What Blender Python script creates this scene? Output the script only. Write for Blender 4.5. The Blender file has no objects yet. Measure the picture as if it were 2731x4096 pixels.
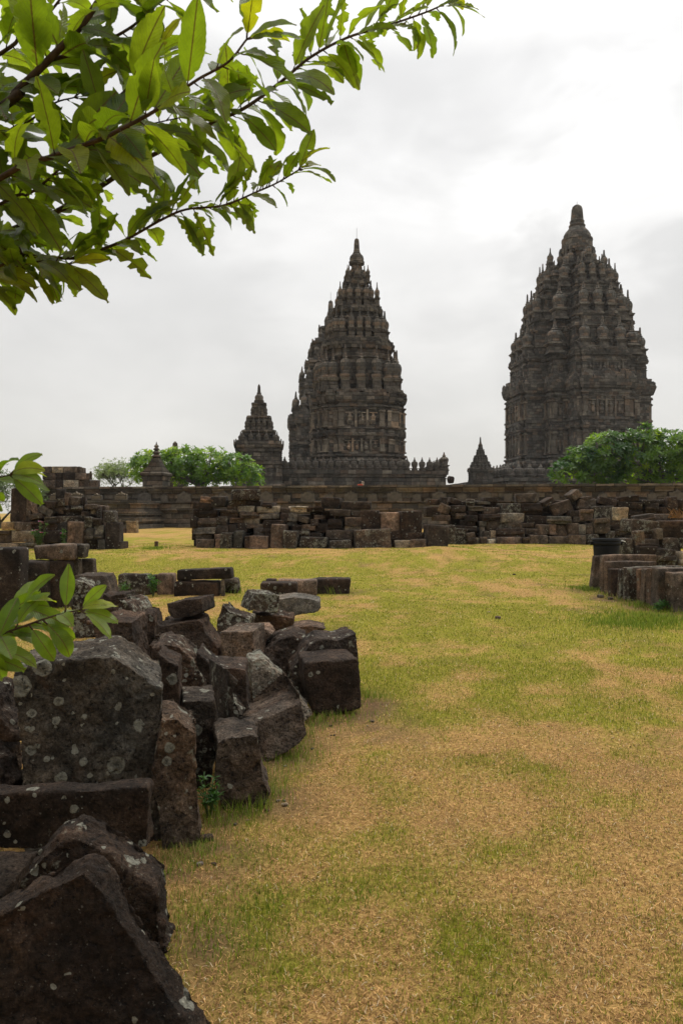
import bpy, bmesh, math, random
import numpy as np
from mathutils import Vector, Matrix, Euler, noise as mnoise

R = math.radians
SC = bpy.context.scene
COL = SC.collection
random.seed(11)
RNG = np.random.default_rng(5)

# ------------------------------------------------------------------ camera
EYE = 1.55
FPX = 3100.0                      # focal length in photo pixels (photo 2731 x 4096)
CX, CY = 1365.5, 2048.0
cam_data = bpy.data.cameras.new("camera")
cam = bpy.data.objects.new("camera", cam_data)
COL.objects.link(cam)
cam.location = (0, 0, EYE)
cam.rotation_euler = (R(90), 0, 0)
cam_data.sensor_fit = 'VERTICAL'
cam_data.sensor_height = 36.0
cam_data.lens = 36.0 * FPX / 4096.0
cam_data.clip_end = 5000
cam_data.dof.use_dof = True
cam_data.dof.focus_distance = 14.0
cam_data.dof.aperture_fstop = 11.0
SC.camera = cam

# ------------------------------------------------------------------ sky
SUN_EL, SUN_AZ = 52.0, 28.0       # sun behind cloud, ahead and to the right (azimuth from +Y towards +X)
w = bpy.data.worlds.new("World")
SC.world = w
w.use_nodes = True
nt = w.node_tree
nt.nodes.clear()
def N(t, kind, **kw):
    n = t.nodes.new(kind)
    for k, v in kw.items():
        setattr(n, k, v)
    return n
def L(t, a, b):
    t.links.new(a, b)
def setin(n, **kw):
    for k, v in kw.items():
        n.inputs[k.replace('_', ' ')].default_value = v
def ramp(t, src, stops, interp='LINEAR'):
    r = N(t, 'ShaderNodeValToRGB')
    r.color_ramp.interpolation = interp
    els = r.color_ramp.elements
    while len(els) > 1:
        els.remove(els[-1])
    for i, (p, c) in enumerate(stops):
        c4 = (c, c, c, 1) if isinstance(c, (int, float)) else (*c, 1)
        if i == 0:
            els[0].position = p; els[0].color = c4
        else:
            e = els.new(p); e.color = c4
    L(t, src, r.inputs[0])
    return r.outputs[0]
def mixc(t, fac, a, b, blend='MIX'):
    m = N(t, 'ShaderNodeMix', data_type='RGBA', blend_type=blend)
    for sock, v in ((m.inputs[0], fac), (m.inputs[6], a), (m.inputs[7], b)):
        if isinstance(v, (int, float)):
            sock.default_value = v
        elif isinstance(v, (tuple, list)):
            sock.default_value = (*v, 1) if len(v) == 3 else v
        else:
            L(t, v, sock)
    return m.outputs[2]
def mth(t, op, a, b=None, c=None, clamp=False):
    m = N(t, 'ShaderNodeMath', operation=op, use_clamp=clamp)
    for i, v in enumerate((a, b, c)):
        if v is None:
            continue
        if isinstance(v, (int, float)):
            m.inputs[i].default_value = v
        else:
            L(t, v, m.inputs[i])
    return m.outputs[0]
def noise(t, vec, scale, detail=4, rough=0.55, dist=0.0):
    n = N(t, 'ShaderNodeTexNoise')
    setin(n, Scale=scale, Detail=detail, Roughness=rough, Distortion=dist)
    if vec is not None:
        L(t, vec, n.inputs['Vector'])
    return n.outputs[0]

sky = N(nt, 'ShaderNodeTexSky', sky_type='NISHITA', sun_disc=False)
sky.sun_elevation = R(SUN_EL)
sky.sun_rotation = R(SUN_AZ)
tc = N(nt, 'ShaderNodeTexCoord')
sep = N(nt, 'ShaderNodeSeparateXYZ')
L(nt, tc.outputs['Generated'], sep.inputs[0])
# cloud deck: brighter overhead than at the horizon, a brighter patch round the hidden sun, soft cloud structure
elev = ramp(nt, sep.outputs['Z'], [(0.0, (6.0, 5.8, 5.42)), (0.10, (6.7, 6.53, 6.22)), (0.28, (7.35, 7.25, 7.05)), (0.5, (7.7, 7.65, 7.55)), (0.75, (21, 20.7, 20.0)), (1.0, (28, 27.6, 26.8))])
sundir = Vector((math.sin(R(SUN_AZ)) * math.cos(R(SUN_EL)), math.cos(R(SUN_AZ)) * math.cos(R(SUN_EL)), math.sin(R(SUN_EL))))
mp = N(nt, 'ShaderNodeMapping')
mp.inputs['Scale'].default_value = (1, 1, 1.9)
L(nt, tc.outputs['Generated'], mp.inputs[0])
n1 = noise(nt, mp.outputs[0], 2.6, 5, 0.5, 0.5)
n2 = noise(nt, mp.outputs[0], 6.5, 4, 0.5, 0.3)
cl = mth(nt, 'ADD', mth(nt, 'MULTIPLY', n1, 0.7), mth(nt, 'MULTIPLY', n2, 0.3))
clf = ramp(nt, cl, [(0.36, 0.92), (0.47, 0.975), (0.57, 1.06), (0.66, 1.15)])
deck = mixc(nt, 1.0, elev, clf, 'MULTIPLY')
# thinner cloud on the sun's side, heavier cloud behind the viewer
azm = N(nt, 'ShaderNodeVectorMath', operation='DOT_PRODUCT')
L(nt, tc.outputs['Generated'], azm.inputs[0])
azm.inputs[1].default_value = (math.sin(R(SUN_AZ)), math.cos(R(SUN_AZ)), 0)
deck = mixc(nt, 1.0, deck, ramp(nt, mth(nt, 'ADD', mth(nt, 'MULTIPLY', azm.outputs['Value'], 0.5), 0.5), [(0.0, 0.42), (0.35, 0.55), (0.68, 0.93), (0.9, 1.0), (1.0, 1.03)]), 'MULTIPLY')
# two thin places in the cloud where more light comes through
for (az_, el_, w_, k_) in ((17, 33, 0.955, 0.09), (19, 22, 0.985, 0.12), (4, 16, 0.972, 0.09)):
    dp = N(nt, 'ShaderNodeVectorMath', operation='DOT_PRODUCT')
    L(nt, tc.outputs['Generated'], dp.inputs[0])
    dp.inputs[1].default_value = (math.sin(R(az_)) * math.cos(R(el_)), math.cos(R(az_)) * math.cos(R(el_)), math.sin(R(el_)))
    lob = ramp(nt, mth(nt, 'ADD', dp.outputs['Value'], mth(nt, 'MULTIPLY', mth(nt, 'SUBTRACT', n2, 0.5), 0.07)), [(w_, 1.0), (1.0, 1.0 + k_)], 'EASE')
    deck = mixc(nt, 1.0, deck, lob, 'MULTIPLY')
allsky = mixc(nt, 0.94, sky.outputs[0], deck)
bg = N(nt, 'ShaderNodeBackground')
bg.inputs[1].default_value = 0.1
L(nt, allsky, bg.inputs[0])
wo = N(nt, 'ShaderNodeOutputWorld')
L(nt, bg.outputs[0], wo.inputs[0])

sd = bpy.data.lights.new("sun", 'SUN')
sd.energy = 1.1
sd.angle = R(14)
sd.color = (1.0, 0.95, 0.86)
so = bpy.data.objects.new("sun", sd)
COL.objects.link(so)
so.rotation_euler = (-sundir).to_track_quat('-Z', 'Y').to_euler()

SC.view_settings.view_transform = 'Standard'
SC.view_settings.look = 'None'
SC.view_settings.exposure = 0.2
SC.view_settings.gamma = 1.0
SC.view_settings.use_curve_mapping = False

# ------------------------------------------------------------------ helpers
def ss(a, b, x):
    t = np.clip((x - a) / (b - a), 0, 1)
    return t * t * (3 - 2 * t)

def vnoise(x, y, seed=0):
    """smooth 2-D value noise, numpy arrays, 0..1"""
    xi = np.floor(x).astype(np.int64); yi = np.floor(y).astype(np.int64)
    fx = x - xi; fy = y - yi
    fx = fx * fx * (3 - 2 * fx); fy = fy * fy * (3 - 2 * fy)
    def h(a, b):
        n = (a * 374761393 + b * 668265263 + seed * 974711) & 0xFFFFFFFF
        n = ((n ^ (n >> 13)) * 1274126177) & 0xFFFFFFFF
        n = n ^ (n >> 16)
        return (n & 0xFFFF) / 65535.0
    return (h(xi, yi) * (1 - fx) + h(xi + 1, yi) * fx) * (1 - fy) + (h(xi, yi + 1) * (1 - fx) + h(xi + 1, yi + 1) * fx) * fy
def fnoise(x, y, seed=0, octs=4):
    v = 0; a = 1.0; s = 0
    for o in range(octs):
        v = v + a * vnoise(x * 2 ** o + 17 * o, y * 2 ** o - 31 * o, seed + o)
        s += a; a *= 0.55
    return v / s

def GZ(x, y):
    """height of the ground (numpy or float)"""
    x = np.asarray(x, float); y = np.asarray(y, float)
    z = 0.05 * ss(12, 18, y) + 0.25 * ss(18.2, 22.6, y) + 0.12 * ss(31, 57, y)
    z = z + 0.20 * np.exp(-((x - 2.6) / 2.4) ** 2 - ((y - 22.8) / 1.9) ** 2)
    z = z + 0.08 * np.exp(-((x + 6) / 4.0) ** 2 - ((y - 21) / 2.5) ** 2)
    z = z - 0.12 * np.exp(-((x - 7.0) / 2.2) ** 2 - ((y - 23) / 3.0) ** 2)
    z = z + (fnoise(x * 0.7, y * 0.7, 3, 3) - 0.5) * 0.10 * ss(4, 12, y)
    z = z + (fnoise(x * 2.6, y * 2.6, 9, 2) - 0.5) * 0.025
    return z

def PT(px, py, Y):
    """point of the place seen at photo pixel (px, py) at depth Y"""
    return Vector(((px - CX) / FPX * Y, Y, EYE - (py - CY) / FPX * Y))

def link(o, parent=None):
    COL.objects.link(o)
    if parent is not None:
        o.parent = parent
    return o
def tag(o, label=None, cat=None, group=None, kind=None):
    if label: o['label'] = label
    if cat: o['category'] = cat
    if group: o['group'] = group
    if kind: o['kind'] = kind
    return o
def empty(name, loc, rz=0.0):
    o = bpy.data.objects.new(name, None)
    o.empty_display_size = 0.2
    o.location = loc
    o.rotation_euler = (0, 0, rz)
    return link(o)
def mesh_obj(name, me, mat, parent=None, smooth=False):
    o = bpy.data.objects.new(name, me)
    if mat is not None and not me.materials:
        me.materials.append(mat)
    if smooth:
        me.polygons.foreach_set('use_smooth', [True] * len(me.polygons))
    return link(o, parent)
def pyd(name, v, f):
    me = bpy.data.meshes.new(name)
    me.from_pydata([tuple(p) for p in v], [], [tuple(q) for q in f])
    me.update()
    return me
def np_mesh(name, verts, loops, starts):
    me = bpy.data.meshes.new(name)
    me.vertices.add(len(verts))
    me.vertices.foreach_set('co', np.asarray(verts, np.float32).ravel())
    me.loops.add(len(loops))
    me.loops.foreach_set('vertex_index', np.asarray(loops, np.int32))
    me.polygons.add(len(starts))
    me.polygons.foreach_set('loop_start', np.asarray(starts, np.int32))
    me.update(calc_edges=True)
    me.validate()
    return me
def pcolor(me, name, arr):
    a = me.color_attributes.new(name, 'FLOAT_COLOR', 'POINT')
    if arr.shape[1] == 3:
        arr = np.concatenate([arr, np.ones((len(arr), 1))], 1)
    a.data.foreach_set('color', np.asarray(arr, np.float32).ravel())

class MB:
    """collects boxes, lathes and tubes into one mesh"""
    def __init__(s):
        s.v = []; s.f = []
    def add(s, v, f):
        b = len(s.v)
        s.v += [tuple(p) for p in v]
        s.f += [tuple(i + b for i in q) for q in f]
    def box(s, x0, y0, z0, x1, y1, z1, M=None):
        v = [Vector(p) for p in ((x0, y0, z0), (x1, y0, z0), (x1, y1, z0), (x0, y1, z0), (x0, y0, z1), (x1, y0, z1), (x1, y1, z1), (x0, y1, z1))]
        if M is not None:
            v = [M @ p for p in v]
        s.add(v, [(0, 3, 2, 1), (4, 5, 6, 7), (0, 1, 5, 4), (1, 2, 6, 5), (2, 3, 7, 6), (3, 0, 4, 7)])
    def lathe(s, prof, seg=16, M=None, rib=0, ribamp=0.0, cap=True):
        v = []; f = []
        n = len(prof)
        for (r, z, *k) in prof:
            ra = ribamp * (k[0] if k else 0)
            for i in range(seg):
                a = 2 * math.pi * i / seg
                rr = r * (1 - ra * (0.5 + 0.5 * math.cos(rib * a))) if rib else r
                p = Vector((rr * math.cos(a), rr * math.sin(a), z))
                v.append(M @ p if M is not None else p)
        for j in range(n - 1):
            for i in range(seg):
                i2 = (i + 1) % seg
                f.append((j * seg + i, j * seg + i2, (j + 1) * seg + i2, (j + 1) * seg + i))
        if cap:
            f.append(tuple(range(seg))[::-1])
            f.append(tuple((n - 1) * seg + i for i in range(seg)))
        s.add(v, f)
    def tube(s, pts, rad, seg=8):
        pts = [Vector(p) for p in pts]
        if not isinstance(rad, (list, tuple)):
            rad = [rad] * len(pts)
        v = []; f = []
        ref = Vector((0.13, 0.31, 0.94))
        for i, p in enumerate(pts):
            t = (pts[min(i + 1, len(pts) - 1)] - pts[max(i - 1, 0)]).normalized()
            a = t.cross(ref)
            if a.length < 1e-3:
                a = t.cross(Vector((1, 0, 0)))
            a.normalize(); b = t.cross(a)
            for k in range(seg):
                an = 2 * math.pi * k / seg
                v.append(p + (a * math.cos(an) + b * math.sin(an)) * rad[i])
        for j in range(len(pts) - 1):
            for k in range(seg):
                k2 = (k + 1) % seg
                f.append((j * seg + k, j * seg + k2, (j + 1) * seg + k2, (j + 1) * seg + k))
        f.append(tuple(range(seg))[::-1]); f.append(tuple((len(pts) - 1) * seg + k for k in range(seg)))
        s.add(v, f)
    def build(s, name, mat, parent=None, smooth=False):
        return mesh_obj(name, pyd(name, s.v, s.f), mat, parent, smooth)

def mat_new(name):
    m = bpy.data.materials.new(name)
    m.use_nodes = True
    t = m.node_tree
    b = t.nodes['Principled BSDF']
    return m, t, b
def bump(t, b, h, strength, dist):
    n = N(t, 'ShaderNodeBump')
    n.inputs['Strength'].default_value = strength
    n.inputs['Distance'].default_value = dist
    L(t, h, n.inputs['Height'])
    L(t, n.outputs[0], b.inputs['Normal'])

# ------------------------------------------------------------------ materials
def stone_material(name, lichen_scale=9.0, disc=0.30, spec_amt=1.0, bump_d=0.02, power=2.4, crusty=1.0):
    """weathered andesite; object colour = body tint, object alpha = how much lichen grows on it"""
    m, t, b = mat_new(name)
    tc = N(t, 'ShaderNodeTexCoord'); oi = N(t, 'ShaderNodeObjectInfo')
    off = N(t, 'ShaderNodeVectorMath', operation='ADD')
    sc = mth(t, 'MULTIPLY', oi.outputs['Random'], 91.0)
    cmb = N(t, 'ShaderNodeCombineXYZ')
    for i in range(3): L(t, sc, cmb.inputs[i])
    L(t, tc.outputs['Object'], off.inputs[0]); L(t, cmb.outputs[0], off.inputs[1])
    V = off.outputs[0]
    big = noise(t, V, 2.2, 6, 0.6, 0.4)
    mid = noise(t, V, 11, 6, 0.65)
    fine = noise(t, V, 70, 5, 0.7)
    k = mth(t, 'MULTIPLY', ramp(t, big, [(0.30, 0.42), (0.48, 0.9), (0.70, 2.0)]), ramp(t, mid, [(0.30, 0.45), (0.5, 1.0), (0.70, 1.7)]))
    k = mth(t, 'MULTIPLY', k, ramp(t, fine, [(0.32, 0.40), (0.5, 1.0), (0.68, 1.9)]))
    kc = N(t, 'ShaderNodeCombineColor')
    for i in range(3): L(t, k, kc.inputs[i])
    body = mixc(t, 1.0, oi.outputs['Color'], kc.outputs[0], 'MULTIPLY')
    # rusty iron patches
    rust = ramp(t, noise(t, V, 3.1, 5, 0.6, 0.8), [(0.60, 0.0), (0.72, 0.40)])
    body = mixc(t, mth(t, 'MULTIPLY', rust, 0.6), body, (0.13, 0.065, 0.035))
    dust = ramp(t, noise(t, V, 1.4, 5, 0.62, 0.5), [(0.42, 0.0), (0.62, 0.55)])
    body = mixc(t, dust, body, mixc(t, 1.0, body, (1.75, 1.38, 1.08), 'MULTIPLY'))
    # lichen: round growths and pale crust, gated by object alpha
    vo = N(t, 'ShaderNodeTexVoronoi'); vo.inputs['Scale'].default_value = lichen_scale
    vd = N(t, 'ShaderNodeVectorMath', operation='ADD')
    wob = N(t, 'ShaderNodeTexNoise'); setin(wob, Scale=30.0, Detail=3.0); L(t, V, wob.inputs['Vector'])
    wv = N(t, 'ShaderNodeVectorMath', operation='SCALE'); L(t, wob.outputs['Color'], wv.inputs[0]); wv.inputs['Scale'].default_value = 0.020
    L(t, V, vd.inputs[0]); L(t, wv.outputs[0], vd.inputs[1]); L(t, vd.outputs[0], vo.inputs['Vector'])
    sp = N(t, 'ShaderNodeSeparateColor'); L(t, vo.outputs['Color'], sp.inputs[0])
    rad = mth(t, 'MULTIPLY', mth(t, 'POWER', sp.outputs[0], power), disc)
    alive = mth(t, 'LESS_THAN', sp.outputs[1], mth(t, 'MULTIPLY', oi.outputs['Alpha'], 1.0))
    inside = mth(t, 'MULTIPLY', mth(t, 'LESS_THAN', vo.outputs['Distance'], rad), alive)
    rel = mth(t, 'DIVIDE', vo.outputs['Distance'], mth(t, 'ADD', rad, 0.001))
    ringc = ramp(t, rel, [(0.0, (0.07, 0.065, 0.052)), (0.5, (0.12, 0.114, 0.093)), (0.80, (0.27, 0.26, 0.21)), (1.0, (0.14, 0.134, 0.11))])
    ringc = mixc(t, 0.45, ringc, mixc(t, ramp(t, fine, [(0.35, 0), (0.65, 1)]), (0.04, 0.04, 0.033), (0.30, 0.29, 0.235)))
    body = mixc(t, inside, body, ringc)
    crustn = mth(t, 'ADD', mth(t, 'MULTIPLY', noise(t, V, 5.5, 6, 0.7, 0.3), 0.6), mth(t, 'MULTIPLY', noise(t, V, 24, 5, 0.7), 0.4))
    thr = mth(t, 'SUBTRACT', 0.69, mth(t, 'MULTIPLY', oi.outputs['Alpha'], 0.19 * crusty))
    crust = mth(t, 'MULTIPLY', mth(t, 'SUBTRACT', crustn, thr), 22.0, clamp=True)
    body = mixc(t, mth(t, 'MULTIPLY', crust, 0.8), body, mixc(t, fine, (0.10, 0.105, 0.08), (0.40, 0.39, 0.31)))
    # small round spots
    v2 = N(t, 'ShaderNodeTexVoronoi'); v2.inputs['Scale'].default_value = 26.0
    L(t, vd.outputs[0], v2.inputs['Vector'])
    s2 = N(t, 'ShaderNodeSeparateColor'); L(t, v2.outputs['Color'], s2.inputs[0])
    r2 = mth(t, 'MULTIPLY', mth(t, 'POWER', s2.outputs[0], 2.0), 0.50)
    patchy = mth(t, 'MULTIPLY', oi.outputs['Alpha'], ramp(t, noise(t, V, 4.0, 3, 0.5), [(0.42, 0.05), (0.60, 0.75)]))
    in2 = mth(t, 'MULTIPLY', mth(t, 'LESS_THAN', v2.outputs['Distance'], r2), mth(t, 'LESS_THAN', s2.outputs[1], patchy))
    body = mixc(t, mth(t, 'MULTIPLY', in2, 0.8), body, mixc(t, fine, (0.16, 0.155, 0.125), (0.38, 0.37, 0.30)))
    speck = ramp(t, noise(t, V, 95, 2, 0.5), [(0.68, 0.0), (0.73, 0.30 * spec_amt)])
    body = mixc(t, speck, body, (0.32, 0.29, 0.24))
    pit = ramp(t, noise(t, V, 48, 3, 0.6), [(0.33, 1.0), (0.40, 0.0)])
    body = mixc(t, mth(t, 'MULTIPLY', pit, 0.75), body, (0.008, 0.0065, 0.006))
    L(t, body, b.inputs['Base Color'])
    b.inputs['Roughness'].default_value = 0.92
    b.inputs['Specular IOR Level'].default_value = 0.2
    h = mth(t, 'ADD', mth(t, 'MULTIPLY', mid, 0.6), mth(t, 'MULTIPLY', fine, 0.4))
    h = mth(t, 'ADD', h, mth(t, 'MULTIPLY', inside, 0.08))
    h = mth(t, 'SUBTRACT', h, mth(t, 'MULTIPLY', pit, 0.45))
    bump(t, b, h, 0.9, bump_d)
    return m
M_STONE = stone_material('weathered_stone', 11.0, 0.44, 1.0, 0.05)

def masonry_material(name, c_dark, c_light, bw=0.7, rh=0.32, mortar=0.012, stain=1.0, contrast=1.0):
    """courses of andesite blocks, each block its own tone, with dark weather stains"""
    m, t, b = mat_new(name)
    tc = N(t, 'ShaderNodeTexCoord')
    ge = N(t, 'ShaderNodeNewGeometry')
    # normal in object space picks the wall direction
    vt = N(t, 'ShaderNodeVectorTransform', vector_type='NORMAL', convert_from='WORLD', convert_to='OBJECT')
    L(t, ge.outputs['True Normal'], vt.inputs[0])
    sn = N(t, 'ShaderNodeSeparateXYZ'); L(t, vt.outputs[0], sn.inputs[0])
    sp = N(t, 'ShaderNodeSeparateXYZ'); L(t, tc.outputs['Object'], sp.inputs[0])
    usey = mth(t, 'GREATER_THAN', mth(t, 'ABSOLUTE', sn.outputs[0]), mth(t, 'ABSOLUTE', sn.outputs[1]))
    u = mth(t, 'ADD', mth(t, 'MULTIPLY', sp.outputs[1], usey), mth(t, 'MULTIPLY', sp.outputs[0], mth(t, 'SUBTRACT', 1.0, usey)))
    u = mth(t, 'ADD', u, mth(t, 'MULTIPLY', usey, 13.7))
    row = mth(t, 'FLOOR', mth(t, 'DIVIDE', sp.outputs[2], rh))
    wn = N(t, 'ShaderNodeTexWhiteNoise', noise_dimensions='1D'); L(t, row, wn.inputs['W'])
    uu = mth(t, 'ADD', mth(t, 'DIVIDE', u, bw), mth(t, 'MULTIPLY', wn.outputs[0], 7.0))
    wn1 = N(t, 'ShaderNodeTexNoise', noise_dimensions='2D')
    setin(wn1, Scale=0.45, Detail=1.0)
    cu = N(t, 'ShaderNodeCombineXYZ'); L(t, uu, cu.inputs[0]); L(t, mth(t, 'MULTIPLY', row, 5.3), cu.inputs[1])
    L(t, cu.outputs[0], wn1.inputs['Vector'])
    uu = mth(t, 'ADD', uu, mth(t, 'MULTIPLY', wn1.outputs[0], 1.1))       # uneven block lengths
    colm = mth(t, 'FLOOR', uu)
    cc = N(t, 'ShaderNodeCombineXYZ'); L(t, colm, cc.inputs[0]); L(t, row, cc.inputs[1])
    wb = N(t, 'ShaderNodeTexWhiteNoise', noise_dimensions='2D'); L(t, cc.outputs[0], wb.inputs['Vector'])
    fu = mth(t, 'FRACT', uu); fv = mth(t, 'FRACT', mth(t, 'DIVIDE', sp.outputs[2], rh))
    eu = mth(t, 'MINIMUM', fu, mth(t, 'SUBTRACT', 1.0, fu)); ev = mth(t, 'MINIMUM', fv, mth(t, 'SUBTRACT', 1.0, fv))
    joint = mth(t, 'MINIMUM', mth(t, 'MULTIPLY', eu, bw), mth(t, 'MULTIPLY', ev, rh))
    jm = ramp(t, joint, [(mortar * 0.6, 0.0), (mortar * 2.2, 1.0)])
    V = tc.outputs['Object']
    tone = wb.outputs[0]
    blk = ramp(t, tone, [(0.0, c_dark), (0.55, tuple(0.6 * a + 0.4 * c for a, c in zip(c_dark, c_light))), (0.85, c_light), (1.0, tuple(min(1, 1.0 + 0.9 * contrast) * c for c in c_light))])
    wh = N(t, 'ShaderNodeTexWhiteNoise', noise_dimensions='2D')
    c2 = N(t, 'ShaderNodeCombineXYZ'); L(t, mth(t, 'ADD', colm, 31.7), c2.inputs[0]); L(t, row, c2.inputs[1]); L(t, c2.outputs[0], wh.inputs['Vector'])
    warm = ramp(t, wh.outputs[0], [(0.0, (1.15, 0.97, 0.84)), (0.35, (1.0, 1.0, 1.0)), (1.0, (0.95, 1.0, 1.0))])
    blk = mixc(t, 1.0, blk, warm, 'MULTIPLY')
    big = noise(t, V, 0.35, 5, 0.65, 0.6)
    mid = noise(t, V, 2.4, 6, 0.7)
    fine = noise(t, V, 14, 4, 0.7)
    blk = mixc(t, 1.0, blk, ramp(t, mid, [(0.3, 0.55), (0.5, 1.0), (0.7, 1.35)]), 'MULTIPLY')
    blk = mixc(t, 1.0, blk, ramp(t, fine, [(0.3, 0.75), (0.7, 1.25)]), 'MULTIPLY')
    st = ramp(t, big, [(0.40, 0.0), (0.62, 0.75 * stain)])
    blk = mixc(t, st, blk, (0.022, 0.022, 0.020))
    blk = mixc(t, 1.0, blk, ramp(t, jm, [(0, 0.5), (1, 1.0)]), 'MULTIPLY')
    li = ramp(t, noise(t, V, 3.3, 7, 0.75), [(0.66, 0.0), (0.72, 0.5)])
    blk = mixc(t, li, blk, (0.26, 0.26, 0.21))
    L(t, blk, b.inputs['Base Color'])
    b.inputs['Roughness'].default_value = 0.95
    b.inputs['Specular IOR Level'].default_value = 0.15
    h = mth(t, 'ADD', mth(t, 'MULTIPLY', jm, 0.7), mth(t, 'ADD', mth(t, 'MULTIPLY', tone, 0.5), mth(t, 'MULTIPLY', mid, 0.8)))
    bump(t, b, h, 1.0, 0.09)
    return m
M_TEMPLE = masonry_material('temple_masonry', (0.082, 0.072, 0.063), (0.230, 0.194, 0.156), 0.85, 0.40, 0.010, 0.8, 0.8)
M_PILASTER = masonry_material('pilaster_masonry', (0.140, 0.118, 0.095), (0.340, 0.280, 0.212), 0.9, 1.3, 0.006, 0.45, 1.3)
M_TEMPLE_FAR = masonry_material('far_temple_masonry', (0.098, 0.090, 0.081), (0.225, 0.198, 0.167), 0.75, 0.42, 0.010, 0.6, 0.9)
M_PILASTER_FAR = masonry_material('far_pilaster_masonry', (0.110, 0.096, 0.080), (0.250, 0.212, 0.168), 0.8, 0.9, 0.006, 0.4, 1.0)
M_WALL = masonry_material('wall_masonry', (0.085, 0.073, 0.060), (0.245, 0.200, 0.150), 0.95, 0.36, 0.012, 0.65, 0.6)

def simple(name, col, rough=0.8, var=0.25, scale=12.0, spec=0.3, bump_d=0.0):
    m, t, b = mat_new(name)
    tc = N(t, 'ShaderNodeTexCoord')
    n = noise(t, tc.outputs['Object'], scale, 5, 0.6)
    c = mixc(t, 1.0, col, ramp(t, n, [(0.25, 1 - var * 1.6), (0.5, 1.0), (0.75, 1 + var * 1.6)]), 'MULTIPLY')
    L(t, c, b.inputs['Base Color'])
    b.inputs['Roughness'].default_value = rough
    b.inputs['Specular IOR Level'].default_value = spec
    if bump_d:
        bump(t, b, n, 0.7, bump_d)
    return m
M_BARK = simple('dark_bark', (0.060, 0.040, 0.026), 0.9, 0.4, 40, 0.2, 0.006)
M_BARK_GREY = simple('grey_bark', (0.13, 0.11, 0.09), 0.9, 0.35, 9, 0.2, 0.02)
# ------------------------------------------------------------------ ground
def greenness(x, y):
    """0 straw .. 1 green: how the mown lawn is patched"""
    a = fnoise(x * 0.6 + 4, y * 0.33, 21, 3)
    b_ = fnoise(x * 2.3, y * 1.5, 33, 3)
    c = fnoise(x * 7.0, y * 4.6, 45, 2)
    g = 0.34 * a + 0.40 * b_ + 0.26 * c
    near = -0.086 * (1 - ss(2.5, 11.0, y)) + 0.014 * ss(5, 12, y) + 0.11 * ss(16, 18.5, y) * (1 - ss(20.5, 22.5, y)) - 0.06 * ss(22, 23.5, y) * (1 - ss(24, 26, y)) - 0.05 * ss(24, 40, y)
    # lush patch by the standing slabs on the right, dry swath beyond the boulders
    near = near + 0.26 * np.exp(-((x - 4.2) / 1.1) ** 2 - ((y - 10.9) / 0.8) ** 2)
    near = near - 0.10 * np.exp(-((x + 0.9) / 1.6) ** 2 - ((y - 12.2) / 1.3) ** 2)
    near = near + 0.10 * np.exp(-((x - 6.5) / 3.5) ** 2 - ((y - 27.5) / 1.6) ** 2)
    near = near + 0.06 * np.exp(-((x + 0.35) / 0.35) ** 2 - ((y - 2.9) / 0.45) ** 2)
    near = near + 0.08 * np.exp(-((x - 0.3) / 1.0) ** 2 - ((y - 6.9) / 1.0) ** 2)
    return np.clip((g + near - 0.412) / 0.18, 0, 1)

FOOT = [(640, 3500), (760, 3440), (830, 3400), (960, 3262), (1085, 3190), (1160, 3040), (1235, 2950), (1310, 2882), (1445, 2842), (2365, 2370), (2450, 2395), (2560, 2425), (2700, 2455), (760, 3800), (700, 3650)]
def soilness(x, y):
    """bare trodden earth along the foot of the stones"""
    s = np.zeros_like(np.asarray(x, float))
    for px, py in FOOT:
        Y = EYE * FPX / (py - CY); X = (px - CX) / FPX * Y
        r = 0.16 + 0.02 * Y
        s = np.maximum(s, np.exp(-((x - X) / (r * 1.2)) ** 2 - ((y - Y) / (r * 1.6)) ** 2))
    n = fnoise(np.asarray(x) * 9, np.asarray(y) * 7, 61, 3)
    bare = np.clip((fnoise(np.asarray(x) * 1.9 + 9, np.asarray(y) * 1.3, 71, 3) - 0.66) / 0.12, 0, 1) * 0.8
    return np.clip(np.clip(s * 0.75 + (n - 0.5) * 2.0 * s, 0, 1) + bare * n, 0, 1)

def axis(fine0, fine1, step, lo, hi):
    a = list(np.arange(fine0, fine1 + 1e-6, step))
    s = step; v = fine1
    while v < hi:
        s *= 1.25; v += s; a.append(v)
    s = step; v = fine0
    while v > lo:
        s *= 1.25; v -= s; a.insert(0, v)
    return np.array(a)
gx = axis(-16, 16, 0.14, -380, 380)
gy = axis(0.5, 33, 0.14, -60, 520)
GXX, GYY = np.meshgrid(gx, gy)
gzz = GZ(GXX, GYY)
gv = np.stack([GXX.ravel(), GYY.ravel(), gzz.ravel()], 1)
nx_, ny_ = len(gx), len(gy)
ii, jj = np.meshgrid(np.arange(nx_ - 1), np.arange(ny_ - 1))
q = np.stack([jj * nx_ + ii, jj * nx_ + ii + 1, (jj + 1) * nx_ + ii + 1, (jj + 1) * nx_ + ii], -1).reshape(-1, 4)
gm = np_mesh('ground', gv, q.ravel(), np.arange(len(q)) * 4)
gg = greenness(gv[:, 0], gv[:, 1])
sl = soilness(gv[:, 0], gv[:, 1])
pcolor(gm, 'lawn', np.stack([gg, sl, gg], 1))
gm.polygons.foreach_set('use_smooth', [True] * len(gm.polygons))

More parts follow.
